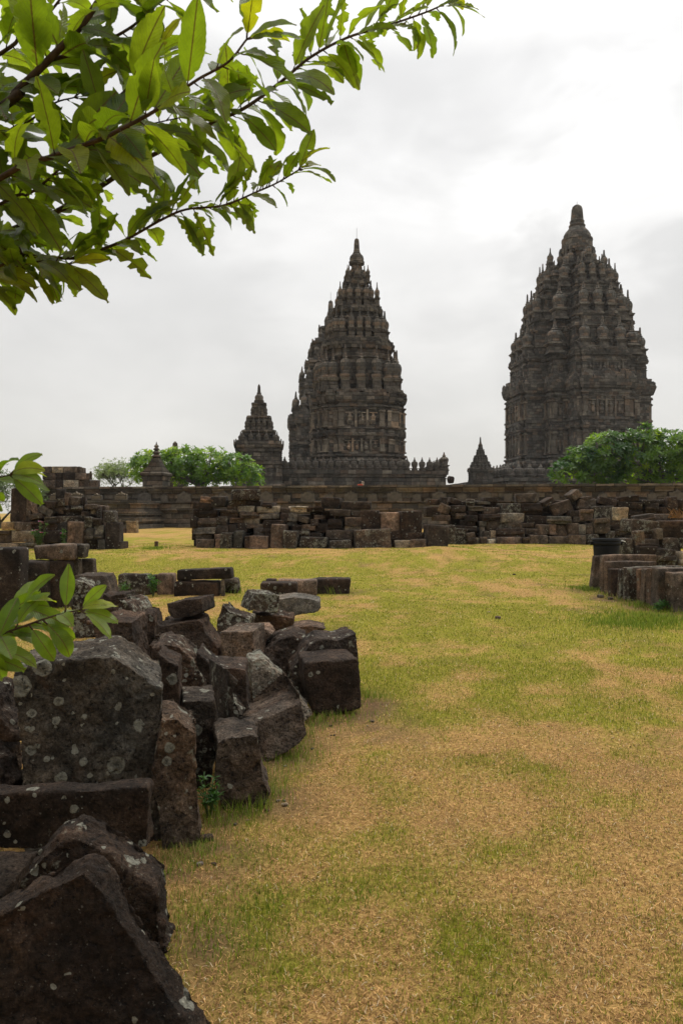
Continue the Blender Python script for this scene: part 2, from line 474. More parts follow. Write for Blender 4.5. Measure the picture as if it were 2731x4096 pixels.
m, t, b = mat_new('mown_lawn')
at = N(t, 'ShaderNodeVertexColor', layer_name='lawn')
ge = N(t, 'ShaderNodeNewGeometry')
P = ge.outputs['Position']
lsep = N(t, 'ShaderNodeSeparateColor'); L(t, at.outputs[0], lsep.inputs[0])
n_f = noise(t, P, 38, 6, 0.75)
n_m = noise(t, P, 7, 5, 0.7)
n_b = noise(t, P, 1.3, 4, 0.6)
straw = ramp(t, n_f, [(0.28, (0.16, 0.085, 0.030)), (0.5, (0.40, 0.242, 0.082)), (0.72, (0.71, 0.46, 0.185))])
green = ramp(t, n_f, [(0.28, (0.090, 0.090, 0.012)), (0.5, (0.240, 0.220, 0.028)), (0.72, (0.43, 0.38, 0.066))])
fac = mth(t, 'ADD', lsep.outputs[0], mth(t, 'MULTIPLY', mth(t, 'SUBTRACT', n_m, 0.5), 1.3), clamp=True)
c = mixc(t, fac, straw, green)
c = mixc(t, 1.0, c, ramp(t, n_b, [(0.3, 0.85), (0.7, 1.12)]), 'MULTIPLY')
soil = ramp(t, noise(t, P, 3.7, 6, 0.7), [(0.64, 0.0), (0.74, 0.7)])
c = mixc(t, soil, c, (0.17, 0.092, 0.042))
c = mixc(t, mth(t, 'MULTIPLY', lsep.outputs[1], 0.9), c, mixc(t, n_f, (0.060, 0.036, 0.022), (0.20, 0.125, 0.075)))
L(t, c, b.inputs['Base Color'])
b.inputs['Roughness'].default_value = 1.0
b.inputs['Specular IOR Level'].default_value = 0.05
bump(t, b, mth(t, 'ADD', n_f, n_m), 0.8, 0.035)
M_LAWN = m
tag(mesh_obj('ground', gm, m), 'wide mown lawn patched with dry straw and green', 'lawn', kind='structure')

# grass blades: dry cut straw lying about and short green blades, one mass
m, t, b = mat_new('grass_blades')
at = N(t, 'ShaderNodeVertexColor', layer_name='tint')
L(t, at.outputs[0], b.inputs['Base Color'])
b.inputs['Roughness'].default_value = 0.75
b.inputs['Specular IOR Level'].default_value = 0.2
tr = N(t, 'ShaderNodeBsdfTranslucent'); L(t, at.outputs[0], tr.inputs[0])
mx = N(t, 'ShaderNodeMixShader'); mx.inputs[0].default_value = 0.30
L(t, b.outputs[0], mx.inputs[1]); L(t, tr.outputs[0], mx.inputs[2])
L(t, mx.outputs[0], t.nodes['Material Output'].inputs[0])
M_BLADE = m

def blades(x, y, h, wdt, lean, az, col, z=None):
    n = len(x)
    if z is None:
        z = GZ(x, y)
    d = np.stack([np.cos(az), np.sin(az)], 1)
    s = np.stack([-np.sin(az), np.cos(az)], 1)
    fwd = (h * np.sin(lean))[:, None] * d
    up = h * np.cos(lean)
    V = np.zeros((n, 5, 3))
    base = np.stack([x, y], 1)
    hw = (wdt * 0.5)[:, None] * s
    V[:, 0, :2] = base - hw; V[:, 1, :2] = base + hw
    V[:, 2, :2] = base + fwd * 0.45 + hw * 0.85; V[:, 3, :2] = base + fwd * 0.45 - hw * 0.85
    V[:, 4, :2] = base + fwd * 1.05
    V[:, 0, 2] = V[:, 1, 2] = z
    V[:, 2, 2] = V[:, 3, 2] = z + up * 0.5 + 0.003
    V[:, 4, 2] = z + up
    return V.reshape(-1, 3), np.repeat(col, 5, 0)

def lawn_blades():
    VV = []; CC = []
    for (y0, y1, dens, hs, ws) in ((0.6, 1.5, 6000, 1.0, 1.3), (1.5, 3.0, 19000, 1.0, 1.0), (3.0, 5.0, 11000, 1.0, 1.1), (5.0, 8.0, 4600, 1.05, 1.45), (8.0, 13.0, 1500, 1.1, 2.2), (13.0, 21.0, 520, 1.15, 3.4), (21.0, 31.0, 200, 1.2, 5.0)):
        xm = 0.50 * y1 + 2.2
        n = int(dens * 2 * xm * (y1 - y0))
        x = RNG.uniform(-xm, xm, n); y = RNG.uniform(y0, y1, n)
        keep = (np.abs(x) < 0.48 * y + 0.3) | ((np.abs(x) < 0.5 * y + 2.2) & (RNG.uniform(0, 1, n) < 0.4))
        x = x[keep]; y = y[keep]; n = len(x)
        g = greenness(x, y)
        isg = RNG.uniform(0, 1, n) < (0.19 + 0.58 * g)
        keep = RNG.uniform(0, 1, n) > soilness(x, y) * 0.85
        x = x[keep]; y = y[keep]; g = g[keep]; isg = isg[keep]; n = len(x)
        r = RNG.uniform(0, 1, (n, 1)); r2 = RNG.uniform(0.7, 1.3, (n, 1))
        stc = np.array([0.17, 0.078, 0.022]) * (1 - r) + np.array([0.76, 0.47, 0.185]) * r
        dk = RNG.uniform(0, 1, n) < 0.25
        stc[dk] *= 0.42
        grc = np.array([0.095, 0.125, 0.008]) * (1 - r) + np.array([0.36, 0.37, 0.035]) * r
        col = np.where(isg[:, None], grc, stc) * r2
        pale = RNG.uniform(0, 1, n) < 0.03
        col[pale] = np.array([0.72, 0.58, 0.38])
        h = np.where(isg, RNG.uniform(0.010, 0.025, n) * (0.8 + 0.5 * g), RNG.uniform(0.010, 0.032, n)) * hs
        lean = np.where(isg, RNG.uniform(0.1, 1.0, n), RNG.uniform(1.12, 1.56, n))
        wd = np.where(isg, RNG.uniform(0.0016, 0.0034, n), RNG.uniform(0.0015, 0.0032, n)) * ws
        v, c = blades(x, y, h, wd, lean, RNG.uniform(0, 6.2832, n), col)
        VV.append(v); CC.append(c)
    # taller fresh tufts close to the stones and along the slab row
    for (px, py, rad, cnt, hh) in ((1175, 3020, 0.25, 260, 0.09), (1330, 2870, 0.3, 260, 0.08), (990, 3240, 0.14, 170, 0.13), (1085, 3180, 0.10, 90, 0.10), (840, 3270, 0.14, 150, 0.09), (1450, 2790, 0.25, 200, 0.09),
                                   (1320, 2365, 0.35, 320, 0.20), (930, 2370, 0.3, 150, 0.16), (2340, 2356, 0.35, 420, 0.10), (2620, 2480, 0.9, 2200, 0.09), (2480, 2500, 0.6, 900, 0.08), (2700, 2440, 0.3, 300, 0.16), (2560, 2425, 0.3, 160, 0.12),
                                   (620, 2195, 0.5, 300, 0.10), (1780, 2195, 0.5, 200, 0.12), (700, 3490, 0.14, 120, 0.04), (800, 3700, 0.18, 260, 0.038), (1010, 3640, 0.24, 420, 0.038), (760, 3600, 0.12, 90, 0.04), (1060, 3420, 0.22, 200, 0.035), (1440, 3590, .15, 160, .035), (900, 3800, .14, 160, .035)):
        Y = EYE * FPX / (py - CY)
        for _ in range(3):
            Y = (EYE - float(GZ((px - CX) / FPX * Y, Y))) * FPX / (py - CY)
        x0 = (px - CX) / FPX * Y
        x = x0 + RNG.normal(0, rad * 0.5, cnt); y = Y + RNG.normal(0, rad * 0.5, cnt)
        r = RNG.uniform(0, 1, (cnt, 1))
        col = np.array([0.085, 0.135, 0.012]) * (1 - r) + np.array([0.25, 0.33, 0.035]) * r
        ws = max(1.0, Y / 4.5)
        v, c = blades(x, y, RNG.uniform(0.4, 1.0, cnt) * hh, RNG.uniform(0.002, 0.004, cnt) * ws, RNG.uniform(0.05, 0.7, cnt), RNG.uniform(0, 6.2832, cnt), col)
        VV.append(v); CC.append(c)
    # uncut grass hugging the stones
    rf = np.random.default_rng(3)
    segs = list(zip(FOOT[:8], FOOT[1:9])) + list(zip(FOOT[9:12], FOOT[10:13]))
    for (p, q) in segs:
        for t_ in np.linspace(0, 1, 9):
            if rf.random() < .35: continue
            px = p[0] + (q[0] - p[0]) * t_ - 12; py = p[1] + (q[1] - p[1]) * t_ - 10
            Y = EYE * FPX / (py - CY); X = (px - CX) / FPX * Y
            cnt = int(rf.integers(20, 70))
            x = X + rf.normal(0, .05 + .004 * Y, cnt); y = Y + rf.normal(0, .06 + .006 * Y, cnt)
            r = rf.uniform(0, 1, (cnt, 1))
            col = np.array([0.08, 0.13, 0.012]) * (1 - r) + np.array([0.26, 0.33, 0.05]) * r
            dry = rf.random(cnt) < .3
            col[dry] = np.array([0.42, 0.29, 0.13])
            v, c = blades(x, y, rf.uniform(.4, 1.0, cnt) * (.05 + .004 * Y), rf.uniform(.002, .0036, cnt) * max(1, Y / 4.5), rf.uniform(.05, .8, cnt), rf.uniform(0, 6.28, cnt), col)
            VV.append(v); CC.append(c)
    V = np.concatenate(VV); C = np.concatenate(CC)
    n = len(V) // 5
    b5 = (np.arange(n) * 5)[:, None]
    loops = (b5 + np.array([[0, 1, 2, 3, 3, 2, 4]])).ravel()
    st = (np.arange(n)[:, None] * 7 + np.array([[0, 4]])).ravel()
    me = np_mesh('grass', V, loops, st)
    pcolor(me, 'tint', C)
    return tag(mesh_obj('grass', me, M_BLADE), 'short dry straw and green grass covering the lawn', 'grass', kind='stuff')
lawn_blades()
# ------------------------------------------------------------------ temple builder
def outline(a, bays, o=0.0):
    """redented square, list of corner points going round; bays = [(half width, projection), ...] outer to inner"""
    side = []
    P = a + o
    pts_l = [(-(a + o), a + o)]
    d = a + o
    for (bw, p) in bays:
        pts_l.append((-(bw + o), d)); d += p; pts_l.append((-(bw + o), d))
    half = pts_l
    side = half + [(-x, y) for (x, y) in half[::-1]]
    side = side[:-1]                       # the last corner starts the next side
    out = []
    for k in range(4):
        c, s = ((1, 0), (0, -1), (-1, 0), (0, 1))[k]
        for (x, y) in side:
            out.append((c * x - s * y, s * x + c * y))
    return out                              # clockwise seen from above
def faces_of(a, bays, o=0.0):
    """flat wall segments of one side: (x0, x1, y)"""
    segs = []
    d = a + o; hi = a + o
    for (bw, p) in bays:
        segs.append((-hi, -(bw + o), d)); segs.append((bw + o, hi, d))
        d += p; hi = bw + o
    segs.append((-hi, hi, d))
    return segs
RJ = random.Random(77)
def rings(mb, levels, a, bays, seg=0.8, jit=0.03):
    base = outline(a, bays, levels[0][1])
    n = len(base)
    subs = []
    for i in range(n):
        p = Vector(base[i]); q = Vector(base[(i + 1) % n])
        subs.append(max(1, int((q - p).length / seg)))
    v = []; f = []; cnt = sum(subs)
    for (z, o) in levels:
        pts = outline(a, bays, o)
        for i in range(n):
            p = Vector(pts[i]); q = Vector(pts[(i + 1) % n])
            for k in range(subs[i]):
                r = p.lerp(q, k / subs[i])
                v.append((r.x + RJ.uniform(-jit, jit), r.y + RJ.uniform(-jit, jit), z + RJ.uniform(-jit, jit) * 0.5))
    for j in range(len(levels) - 1):
        for i in range(cnt):
            i2 = (i + 1) % cnt
            f.append((j * cnt + i2, j * cnt + i, (j + 1) * cnt + i, (j + 1) * cnt + i2))
    f.append(tuple((len(levels) - 1) * cnt + i for i in range(cnt))[::-1])
    mb.add(v, f)
def rotk(k):
    return Matrix.Rotation(-k * math.pi / 2, 4, 'Z')
def pil_part(pm, o, mat=None):
    """lighter restored pilasters and reliefs: same storey, second stone"""
    me = o.data
    v = [tuple(p.co) for p in me.vertices]; f = [tuple(p.vertices) for p in me.polygons]
    n = len(f); k = len(v)
    me2 = pyd(me.name, v + pm.v, f + [tuple(i + k for i in q) for q in pm.f])
    me2.materials.append(me.materials[0]); me2.materials.append(mat or M_PILASTER)
    me2.polygons.foreach_set('material_index', [0] * n + [1] * len(pm.f))
    o.data = me2
def facade(mb, a, bays, z0, z1, pw, proud, figures=True):
    """pilasters, framed panels and worn relief figures on all four sides (front of side 0 faces +y)"""
    for k in range(4):
        M = rotk(k)
        for (x0, x1, y) in faces_of(a, bays):
            wdt = x1 - x0
            if wdt < pw * 0.9:
                continue
            h = z1 - z0
            def pil(xc, w_, pr):
                mb.box(xc - w_ / 2, y - 0.1, z0, xc + w_ / 2, y + pr, z1 - 0.02, M)
                mb.box(xc - w_ * 0.66, y - 0.1, z1 - h * 0.14, xc + w_ * 0.66, y + pr * 1.5, z1 - h * 0.06, M)
                mb.box(xc - w_ * 0.66, y - 0.1, z0 + 0.003, xc + w_ * 0.66, y + pr * 1.5, z0 + h * 0.10, M)
            pil(x0 + pw * 0.52, pw, proud)
            if wdt > pw * 2.4:
                pil(x1 - pw * 0.52, pw, proud * 0.985)
            inner = wdt - 2.2 * pw
            if inner > pw * 1.2:
                npn = max(1, int(round(inner / (pw * 2.1))))
                sw = inner / npn
                for i in range(npn):
                    xc = x0 + 1.1 * pw + sw * (i + 0.5)
                    if i:
                        mb.box(xc - sw / 2 - pw * 0.22, y - 0.1, z0 + 0.01, xc - sw / 2 + pw * 0.22, y + proud * 0.8, z1 - 0.03, M)
                    if figures:
                        fw = min(sw * 0.26, h * 0.2)
                        zb = z0 + h * 0.16
                        mb.lathe([(fw * 0.7, zb), (fw, zb + h * 0.16), (fw * 0.75, zb + h * 0.30), (fw * 1.05, zb + h * 0.42), (fw * 0.5, zb + h * 0.48), (fw * 0.55, zb + h * 0.56), (fw * 0.2, zb + h * 0.62)], 7,
                                 M @ Matrix.Translation((xc + RJ.uniform(-0.05, 0.05), y, 0)))
                        mb.box(xc - sw * 0.36, y - 0.1, z1 - h * 0.22, xc + sw * 0.36, y + proud * 0.6, z1 - h * 0.17, M)
def antefixes(mb, a, bays, z, o, w_, h, step, thick=0.18):
    for k in range(4):
        M = rotk(k)
        for (x0, x1, y) in faces_of(a, bays, o):
            L_ = x1 - x0
            n = max(1, int(L_ / step))
            if L_ < w_:
                continue
            for i in range(n):
                xc = x0 + L_ * (i + 0.5) / n if n > 1 else (x0 + x1) / 2
                s = (1.0 if i % 2 == 0 else 0.72) * RJ.uniform(0.85, 1.1)
                antefix_into(mb, xc, y - thick, z, w_ * s, h * s, thick * RJ.uniform(0.9, 1.1), M)
def antefix_into(mb, xc, y, z, w_, h, th, M=None):
    prof = [(-0.5, 0), (-0.5, 0.62), (-0.42, 0.74), (-0.30, 0.64), (-0.22, 0.84), (-0.12, 0.76), (0, 1.0), (0.12, 0.76), (0.22, 0.84), (0.30, 0.64), (0.42, 0.74), (0.5, 0.62), (0.5, 0)]
    n = len(prof)
    v = [Vector((xc + p * w_, y, z + q_ * h)) for p, q_ in prof] + [Vector((xc + p * w_, y + th, z + q_ * h)) for p, q_ in prof]
    if M is not None:
        v = [M @ p for p in v]
    f = [tuple(range(n)), tuple(range(n, 2 * n))[::-1]]
    f += [((i + 1) % n, i, n + i, n + (i + 1) % n) for i in range(n)]
    mb.add(v, f)

def ratna_mesh(name, h, r, ped=0.32, squat=False):
    """ribbed vase-shaped stone finial, optionally on a square pedestal"""
    mb = MB()
    z = 0
    if ped > 0:
        p = h * ped
        for (z0, z1, k) in ((0, 0.12, 1.02), (0.12, 0.24, 0.92), (0.24, 0.78, 0.80), (0.78, 0.90, 0.98), (0.90, 1.0, 1.10)):
            e = r * k
            mb.box(-e, -e, p * z0 + 0.001, e, e, p * z1)
        z = p
    H = h - z
    if squat:
        prof = [(0.62, 0), (0.75, 0.04), (0.72, 0.08), (0.66, 0.10), (0.88, 0.22, 1), (1.0, 0.38, 1), (0.96, 0.50, 1), (0.74, 0.60, 1), (0.36, 0.655), (0.30, 0.69), (0.46, 0.72), (0.34, 0.76), (0.20, 0.80), (0.26, 0.83), (0.17, 0.86), (0.13, 1.0)]
    else:
        prof = [(0.98, 0), (1.02, 0.03), (0.84, 0.06), (0.92, 0.09), (0.78, 0.12), (0.88, 0.18, .6), (1.0, 0.31, 1), (0.98, 0.40, 1), (0.80, 0.49, 1), (0.56, 0.53, .4), (0.36, 0.55), (0.50, 0.58), (0.40, 0.61), (0.27, 0.65), (0.33, 0.68), (0.22, 0.71), (0.17, 0.95), (0.11, 1.0)]
    pr = [(r * p[0], z + H * p[1], *(p[2:])) for p in prof]
    mb.lathe(pr, 20, None, 10, 0.10)
    me = pyd(name, mb.v, mb.f)
    return me
def place_pins(parent, me, mat, pts, name='pinnacle', z=0.0):
    for (x, y, *zz) in pts:
        o = bpy.data.objects.new(name, me)
        if not me.materials:
            me.materials.append(mat)
        o.location = (x, y, zz[0] if zz else z)
        o.rotation_euler = (0, 0, RJ.uniform(-0.08, 0.08))
        o.color = (1, 1, 1, 1)
        link(o, parent)
def four(pts):
    out = []
    for k in range(4):
        M = rotk(k)
        for (x, y) in pts:
            p = M @ Vector((x, y, 0))
            out.append((p.x, p.y))
    return out
def corners(c):
    return [(c, c), (-c, c), (-c, -c), (c, -c)]
def scaled(bays, k):
    return [(b_ * k, p * k) for b_, p in bays]
def block_course(mb, a, bays, z, h, o, step=0.8, prob=0.75):
    """loose, uneven blocks riding on a ledge so that edges are not ruled lines"""
    for k in range(4):
        M = rotk(k)
        for (x0, x1, y) in faces_of(a, bays, o):
            x = x0
            while x < x1 - 0.2:
                w_ = RJ.uniform(0.5, 1.1) * step
                if RJ.random() < prob:
                    mb.box(x + 0.02, y - 0.55, z + 0.002, min(x + w_, x1), y - RJ.uniform(0.02, 0.14), z + h * RJ.uniform(0.5, 1.0), M)
                x += w_

# ---- the central tall temple
def temple_center():
    root = empty('stone_temple', (1.78, 91, 0), R(5))
    tag(root, 'tall dark stone temple in the middle with slender stepped spire and vase-shaped finials', 'temple', 'tall temples behind the wall')
    mt = M_TEMPLE
    # terrace
    mb = MB()
    A = 8.6
    rings(mb, [(2.6, .5), (3.7, .5), (3.75, .25), (4.0, .25), (4.05, 0), (5.25, 0), (5.3, .14), (5.5, .14), (5.55, .3), (5.98, .3)], A, [], 0.8, 0.03)
    facade(mb, A, [], 4.05, 5.25, 0.55, 0.10, False)
    for k in range(4):
        M = rotk(k)
        for i in range(9):
            antefix_into(mb, -7.6 + 1.9 * i, A + 0.30, 3.75, 0.7 if i % 2 else 0.95, 0.55 if i % 2 else 0.75, 0.2, M)
    terr = mb.build('terrace', mt, root)
    bal = ratna_mesh('balustrade_finial', 1.42, 0.36, 0.16, True)
    pts = []
    for i in range(22):
        pts.append((-8.55 + 0.815 * i, -8.5, 5.98))
    for i in range(1, 12):
        pts.append((8.5, -8.5 + 0.82 * i, 5.98)); 
        if i < 9: pts.append((-8.5, -8.5 + 0.82 * i, 5.98))
    place_pins(terr, bal, mt, pts, 'balustrade_finial')
    big = ratna_mesh('corner_finial', 2.0, 0.5, 0.30, True)
    place_pins(terr, big, mt, [(8.55, -8.3, 5.98)], 'corner_finial')
    # body
    a, bays = 4.05, [(3.55, .45), (2.55, .60)]
    mb = MB()
    rings(mb, [(5.0, .75), (6.3, .75), (6.35, .5), (6.75, .5), (6.8, .35), (7.0, .50), (7.2, .56), (7.4, .50), (7.45, .22), (7.7, .22), (7.75, .36), (7.95, .36), (8.0, .12), (8.22, .12)], a, bays)
    mb.build('base', mt, root)
    mb = MB()
    rings(mb, [(8.22, 0), (9.75, 0), (9.77, .12), (9.95, .12), (9.97, .24), (10.2, .28), (10.22, .08), (10.75, .08), (10.77, .16), (10.97, .16)], a, bays)
    pm = MB(); facade(pm, a, bays, 8.24, 9.75, 0.50, 0.24)
    antefixes(mb, a, bays, 10.22, 0.30, 0.75, 0.62, 1.05)
    pil_part(pm, mb.build('lower_storey', mt, root))
    mb = MB()
    rings(mb, [(10.97, 0), (12.95, 0), (12.97, .14), (13.2, .14), (13.22, .26), (13.4, .26), (13.42, .05), (13.75, .05), (13.77, .22), (14.0, .30), (14.25, .36), (14.5, .40), (14.52, .22), (14.85, .22)], a, bays)
    pm = MB(); facade(pm, a, bays, 11.0, 12.95, 0.55, 0.24)
    antefixes(mb, a, bays, 14.5, 0.42, 0.95, 0.85, 1.25, 0.22)
    block_course(mb, a, bays, 14.85, 0.35, 0.25)
    pil_part(pm, mb.build('upper_storey', mt, root))
    # roof tiers
    def tier(name, z0, z1, tot, cor, pins):
        k = tot / 5.1
        a_, b_ = a * k, scaled(bays, k)
        mb = MB(); H = z1 - z0
        rings(mb, [(z0, .25), (z0 + H * .10, .25), (z0 + H * .11, 0), (z0 + H * .66, 0), (z0 + H * .67, cor * .4), (z0 + H * .74, cor * .4), (z0 + H * .75, cor * .1), (z0 + H * .82, cor * .1), (z0 + H * .83, cor * .7), (z0 + H * .90, cor), (z0 + H * .91, cor * .6), (z1, cor * .6)], a_, b_, 0.6, 0.035)
        facade(mb, a_, b_, z0 + H * .12, z0 + H * .65, 0.30 * k + 0.12, 0.12, False)
        antefixes(mb, a_, b_, z0 + H * .90, cor * 1.0, 0.55 * k + 0.1, 0.5 * k + 0.15, 0.8 * k + 0.1)
        block_course(mb, a_, b_, z1, 0.30, cor * .6)
        o = mb.build(name, mt, root)
        for (me, pts, zz) in pins:
            place_pins(o, me, mt, pts, 'pinnacle', zz)
    p1 = ratna_mesh('tier_pinnacle', 5.3, 0.60, 0.36)
    p1b = ratna_mesh('tier_pinnacle', 4.9, 0.62, 0.34)
    tier('roof_tier', 14.85, 21.1, 3.75, 0.42, [(p1, four([(-1.75, 4.45), (0, 4.5), (1.75, 4.45)]), 14.95), (p1b, corners(3.85), 14.95), (p1b, four([(-3.1, 4.15), (3.1, 4.15)]), 14.9)])
    p2 = ratna_mesh('tier_pinnacle', 3.75, 0.41, 0.33)
    p2b = ratna_mesh('tier_pinnacle', 3.6, 0.52, 0.30)
    tier('roof_tier', 21.1, 25.1, 2.55, 0.36, [(p2, four([(-0.95, 3.2), (0, 3.25), (0.95, 3.2)]), 21.15), (p2b, corners(2.62), 21.15), (p2b, four([(-2.0, 3.0), (2.0, 3.0)]), 21.1)])
    p3 = ratna_mesh('tier_pinnacle', 3.0, 0.33, 0.33)
    p3c = ratna_mesh('tier_pinnacle', 2.85, 0.30, 0.36)
    p3d = ratna_mesh('tier_pinnacle', 3.3, 0.40, 0.33)
    tier('roof_tier', 25.1, 28.4, 1.15, 0.18, [(p3d, four([(-0.95, 1.55), (0.0, 1.6), (0.95, 1.55)]), 25.2), (p3c, corners(2.12), 25.1)])
    p4 = ratna_mesh('tier_pinnacle', 2.1, 0.25, 0.40)
    p4b = ratna_mesh('tier_pinnacle', 2.6, 0.36, 0.34)
    tier('roof_tier', 28.3, 30.9, 0.58, 0.08, [(p4, corners(1.18), 28.1), (p4b, four([(0, 0.90)]), 27.9)])
    mb = MB()
    mb.lathe([(0.90, 30.6), (0.92, 30.9), (0.80, 31.0), (0.84, 31.25), (0.76, 31.55), (0.58, 31.75), (0.44, 31.82), (0.48, 31.92), (0.42, 32.0), (0.36, 32.1), (0.39, 32.2), (0.34, 32.28), (0.31, 33.0), (0.255, 33.5), (0.15, 33.63), (0.04, 33.65)], 20, None, 8, 0.05)
    mb.build('finial', mt, root)
    mb = MB(); mb.tube([(0, 0, 33.6), (0.01, 0, 34.9)], 0.022, 5); mb.build('lightning_rod', M_ROD, root)
M_ROD = simple('grey_metal', (0.25, 0.25, 0.25), 0.5)
temple_center()

# ---- the great temple on the right, cross plan with long arms
def temple_right():
    root = empty('stone_temple', (35.2, 116, 0), R(6))
    tag(root, 'broadest and tallest dark stone temple with bell-shaped top, half behind a round tree', 'temple', 'tall temples behind the wall')
    mt = M_TEMPLE_FAR
    A = 16.2
    mb = MB()
    rings(mb, [(2.6, .5), (4.0, .5), (4.05, .1), (5.4, .1), (5.45, .3), (6.0, .35)], A, [], 1.2, 0.03)
    terr = mb.build('terrace', mt, root)
    bal = ratna_mesh('balustrade_finial', 1.75, 0.62, 0.12, True)
    place_pins(terr, bal, mt, [(-15.9 + 1.45 * i, -15.9, 6.0) for i in range(22)] + [(-15.9, -15.9 + 1.45 * i, 6.0) for i in range(1, 12)] + [(15.8, -15.9 + 1.45 * i, 6.0) for i in range(1, 8)], 'balustrade_finial')
    a, bays = 6.35, [(4.1, 2.85), (3.3, .5)]
    mb = MB()
    rings(mb, [(5.5, 1.0), (7.2, 1.0), (7.25, .7), (7.8, .7), (7.85, .45), (8.2, .65), (8.5, .7), (8.8, .6), (8.85, .25), (9.2, .25), (9.25, .4), (9.5, .4), (9.55, .1), (9.7, .1)], a, bays, 1.0, 0.035)
    mb.build('base', mt, root)
    mb = MB()
    rings(mb, [(9.7, 0), (12.9, 0), (12.92, .15), (13.2, .15), (13.22, .3), (13.55, .34), (13.57, .1), (14.2, .1), (14.22, .22), (14.7, .22)], a, bays, 1.0, 0.035)
    pm = MB(); facade(pm, a, bays, 9.72, 12.9, 0.66, 0.28)
    antefixes(mb, a, bays, 13.55, 0.34, 0.9, 0.7, 1.3)
    pil_part(pm, mb.build('lower_storey', mt, root), M_PILASTER_FAR)
    mb = MB()
    rings(mb, [(14.7, 0), (17.5, 0), (17.52, .15), (17.9, .15), (17.92, .3), (18.2, .3), (18.22, .1), (18.6, .1), (18.62, .35), (19.0, .5), (19.5, .62), (19.9, .68), (19.92, .4), (20.4, .4), (20.42, .2), (20.8, .2)], a, bays, 1.0, 0.035)
    pm = MB(); facade(pm, a, bays, 14.72, 17.5, 0.66, 0.28)
    antefixes(mb, a, bays, 19.9, 0.66, 1.1, 0.9, 1.5, 0.25)
    block_course(mb, a, bays, 20.8, 0.4, 0.25, 1.0)
    pil_part(pm, mb.build('upper_storey', mt, root), M_PILASTER_FAR)
    def tier(z0, z1, tot, cor, pins, fig=False):
        k = tot / 9.7
        a_, b_ = a * k, scaled(bays, k)
        mb = MB(); H = z1 - z0
        rings(mb, [(z0, .22), (z0 + H * .08, .22), (z0 + H * .09, 0), (z0 + H * .50, 0), (z0 + H * .51, cor * .4), (z0 + H * .60, cor * .4), (z0 + H * .61, cor * .05), (z0 + H * .72, cor * .05), (z0 + H * .73, cor * .7), (z0 + H * .86, cor), (z0 + H * .87, cor * .5), (z1, cor * .5)], a_, b_, 0.8, 0.035)
        facade(mb, a_, b_, z0 + H * .10, z0 + H * .49, 0.35 * k + 0.2, 0.14, fig)
        antefixes(mb, a_, b_, z0 + H * .86, cor, 0.6 * k + 0.25, 0.55 * k + 0.2, 0.9 * k + 0.3)
        block_course(mb, a_, b_, z1, 0.35, cor * .5)
        o = mb.build('roof_tier', mt, root)
        for (me, pts, zz) in pins:
            place_pins(o, me, mt, pts, 'pinnacle', zz)
    def drum(z0, z1, tot):
        k = tot / 9.7
        mb = MB()
        rings(mb, [(z0, .1), (z0 + 0.4, .1), (z0 + .42, 0), (z1 - .8, 0), (z1 - .78, .15), (z1 - .5, .15), (z1 - .48, .3), (z1, .3)], a * k, scaled(bays, k), 0.8, 0.035)
        facade(mb, a * k, scaled(bays, k), z0 + .45, z1 - .8, 0.4, 0.12, False)
        mb.build('roof_drum', mt, root)
    def pinset(h, r, d, b_, c, cb, extra=None):
        h *= 1.20; r *= 1.16
        """three along the end of each arm, two on its flanks, one large one in every re-entrant corner"""
        me = ratna_mesh('tier_pinnacle', h, r, 0.30)
        mg = ratna_mesh('tier_pinnacle', h * 1.05, r * 1.45, 0.30)
        return me, mg, four([(-b_, d), (0, d + 0.1), (b_, d)]) + four([(-b_ - 0.1, d * 0.80), (b_ + 0.1, d * 0.80)]), corners(c)
    # tier 1
    me, mg, pp, cc_ = pinset(3.9, 0.68, 8.55, 2.55, 5.7, 0)
    tier(20.8, 24.2, 9.15, .35, [(me, pp, 24.1), (mg, cc_, 23.9)], True)
    drum(24.2, 28.0, 8.05)
    me, mg, pp, cc_ = pinset(4.3, 0.60, 6.95, 2.0, 4.6, 0)
    tier(28.0, 29.6, 7.5, .25, [(me, pp, 29.3), (mg, cc_, 29.0)])
    drum(29.6, 33.0, 6.35)
    me, mg, pp, cc_ = pinset(3.6, 0.46, 5.2, 1.5, 3.4, 0)
    tier(33.0, 34.4, 5.9, .22, [(me, pp, 34.2), (mg, cc_, 34.0)])
    drum(34.4, 36.6, 4.6)
    me = ratna_mesh('tier_pinnacle', 3.5, 0.48, 0.36)
    m2 = ratna_mesh('tier_pinnacle', 3.3, 0.50, 0.3)
    tier(36.4, 37.6, 4.35, .2, [(me, [(4.15, 0), (-4.15, 0), (0, 4.15), (0, -4.15)], 37.4), (m2, corners(2.9), 36.6)])
    tier(37.5, 40.9, 2.35, .15, [(m2, four([(0, 2.6)]), 37.5), (m2, corners(1.75), 37.5)])
    mb = MB()
    mb.lathe([(2.35, 40.4), (2.38, 40.9), (2.25, 41.0), (2.22, 41.9), (2.28, 42.0), (2.26, 42.3), (2.04, 42.4), (1.96, 42.9), (1.68, 43.4), (1.36, 43.75), (1.16, 44.05), (1.22, 44.35), (1.02, 44.6), (1.08, 45.0), (0.94, 45.15), (0.93, 45.3), (0.80, 46.8), (0.66, 47.2), (0.36, 47.45), (0.06, 47.5)], 28, None, 14, 0.02)
    mb.build('finial', mt, root)
    mb = MB(); mb.tube([(0, 0, 47.45), (0, 0, 48.0)], 0.03, 5); mb.build('lightning_rod', M_ROD, root)
temple_right()

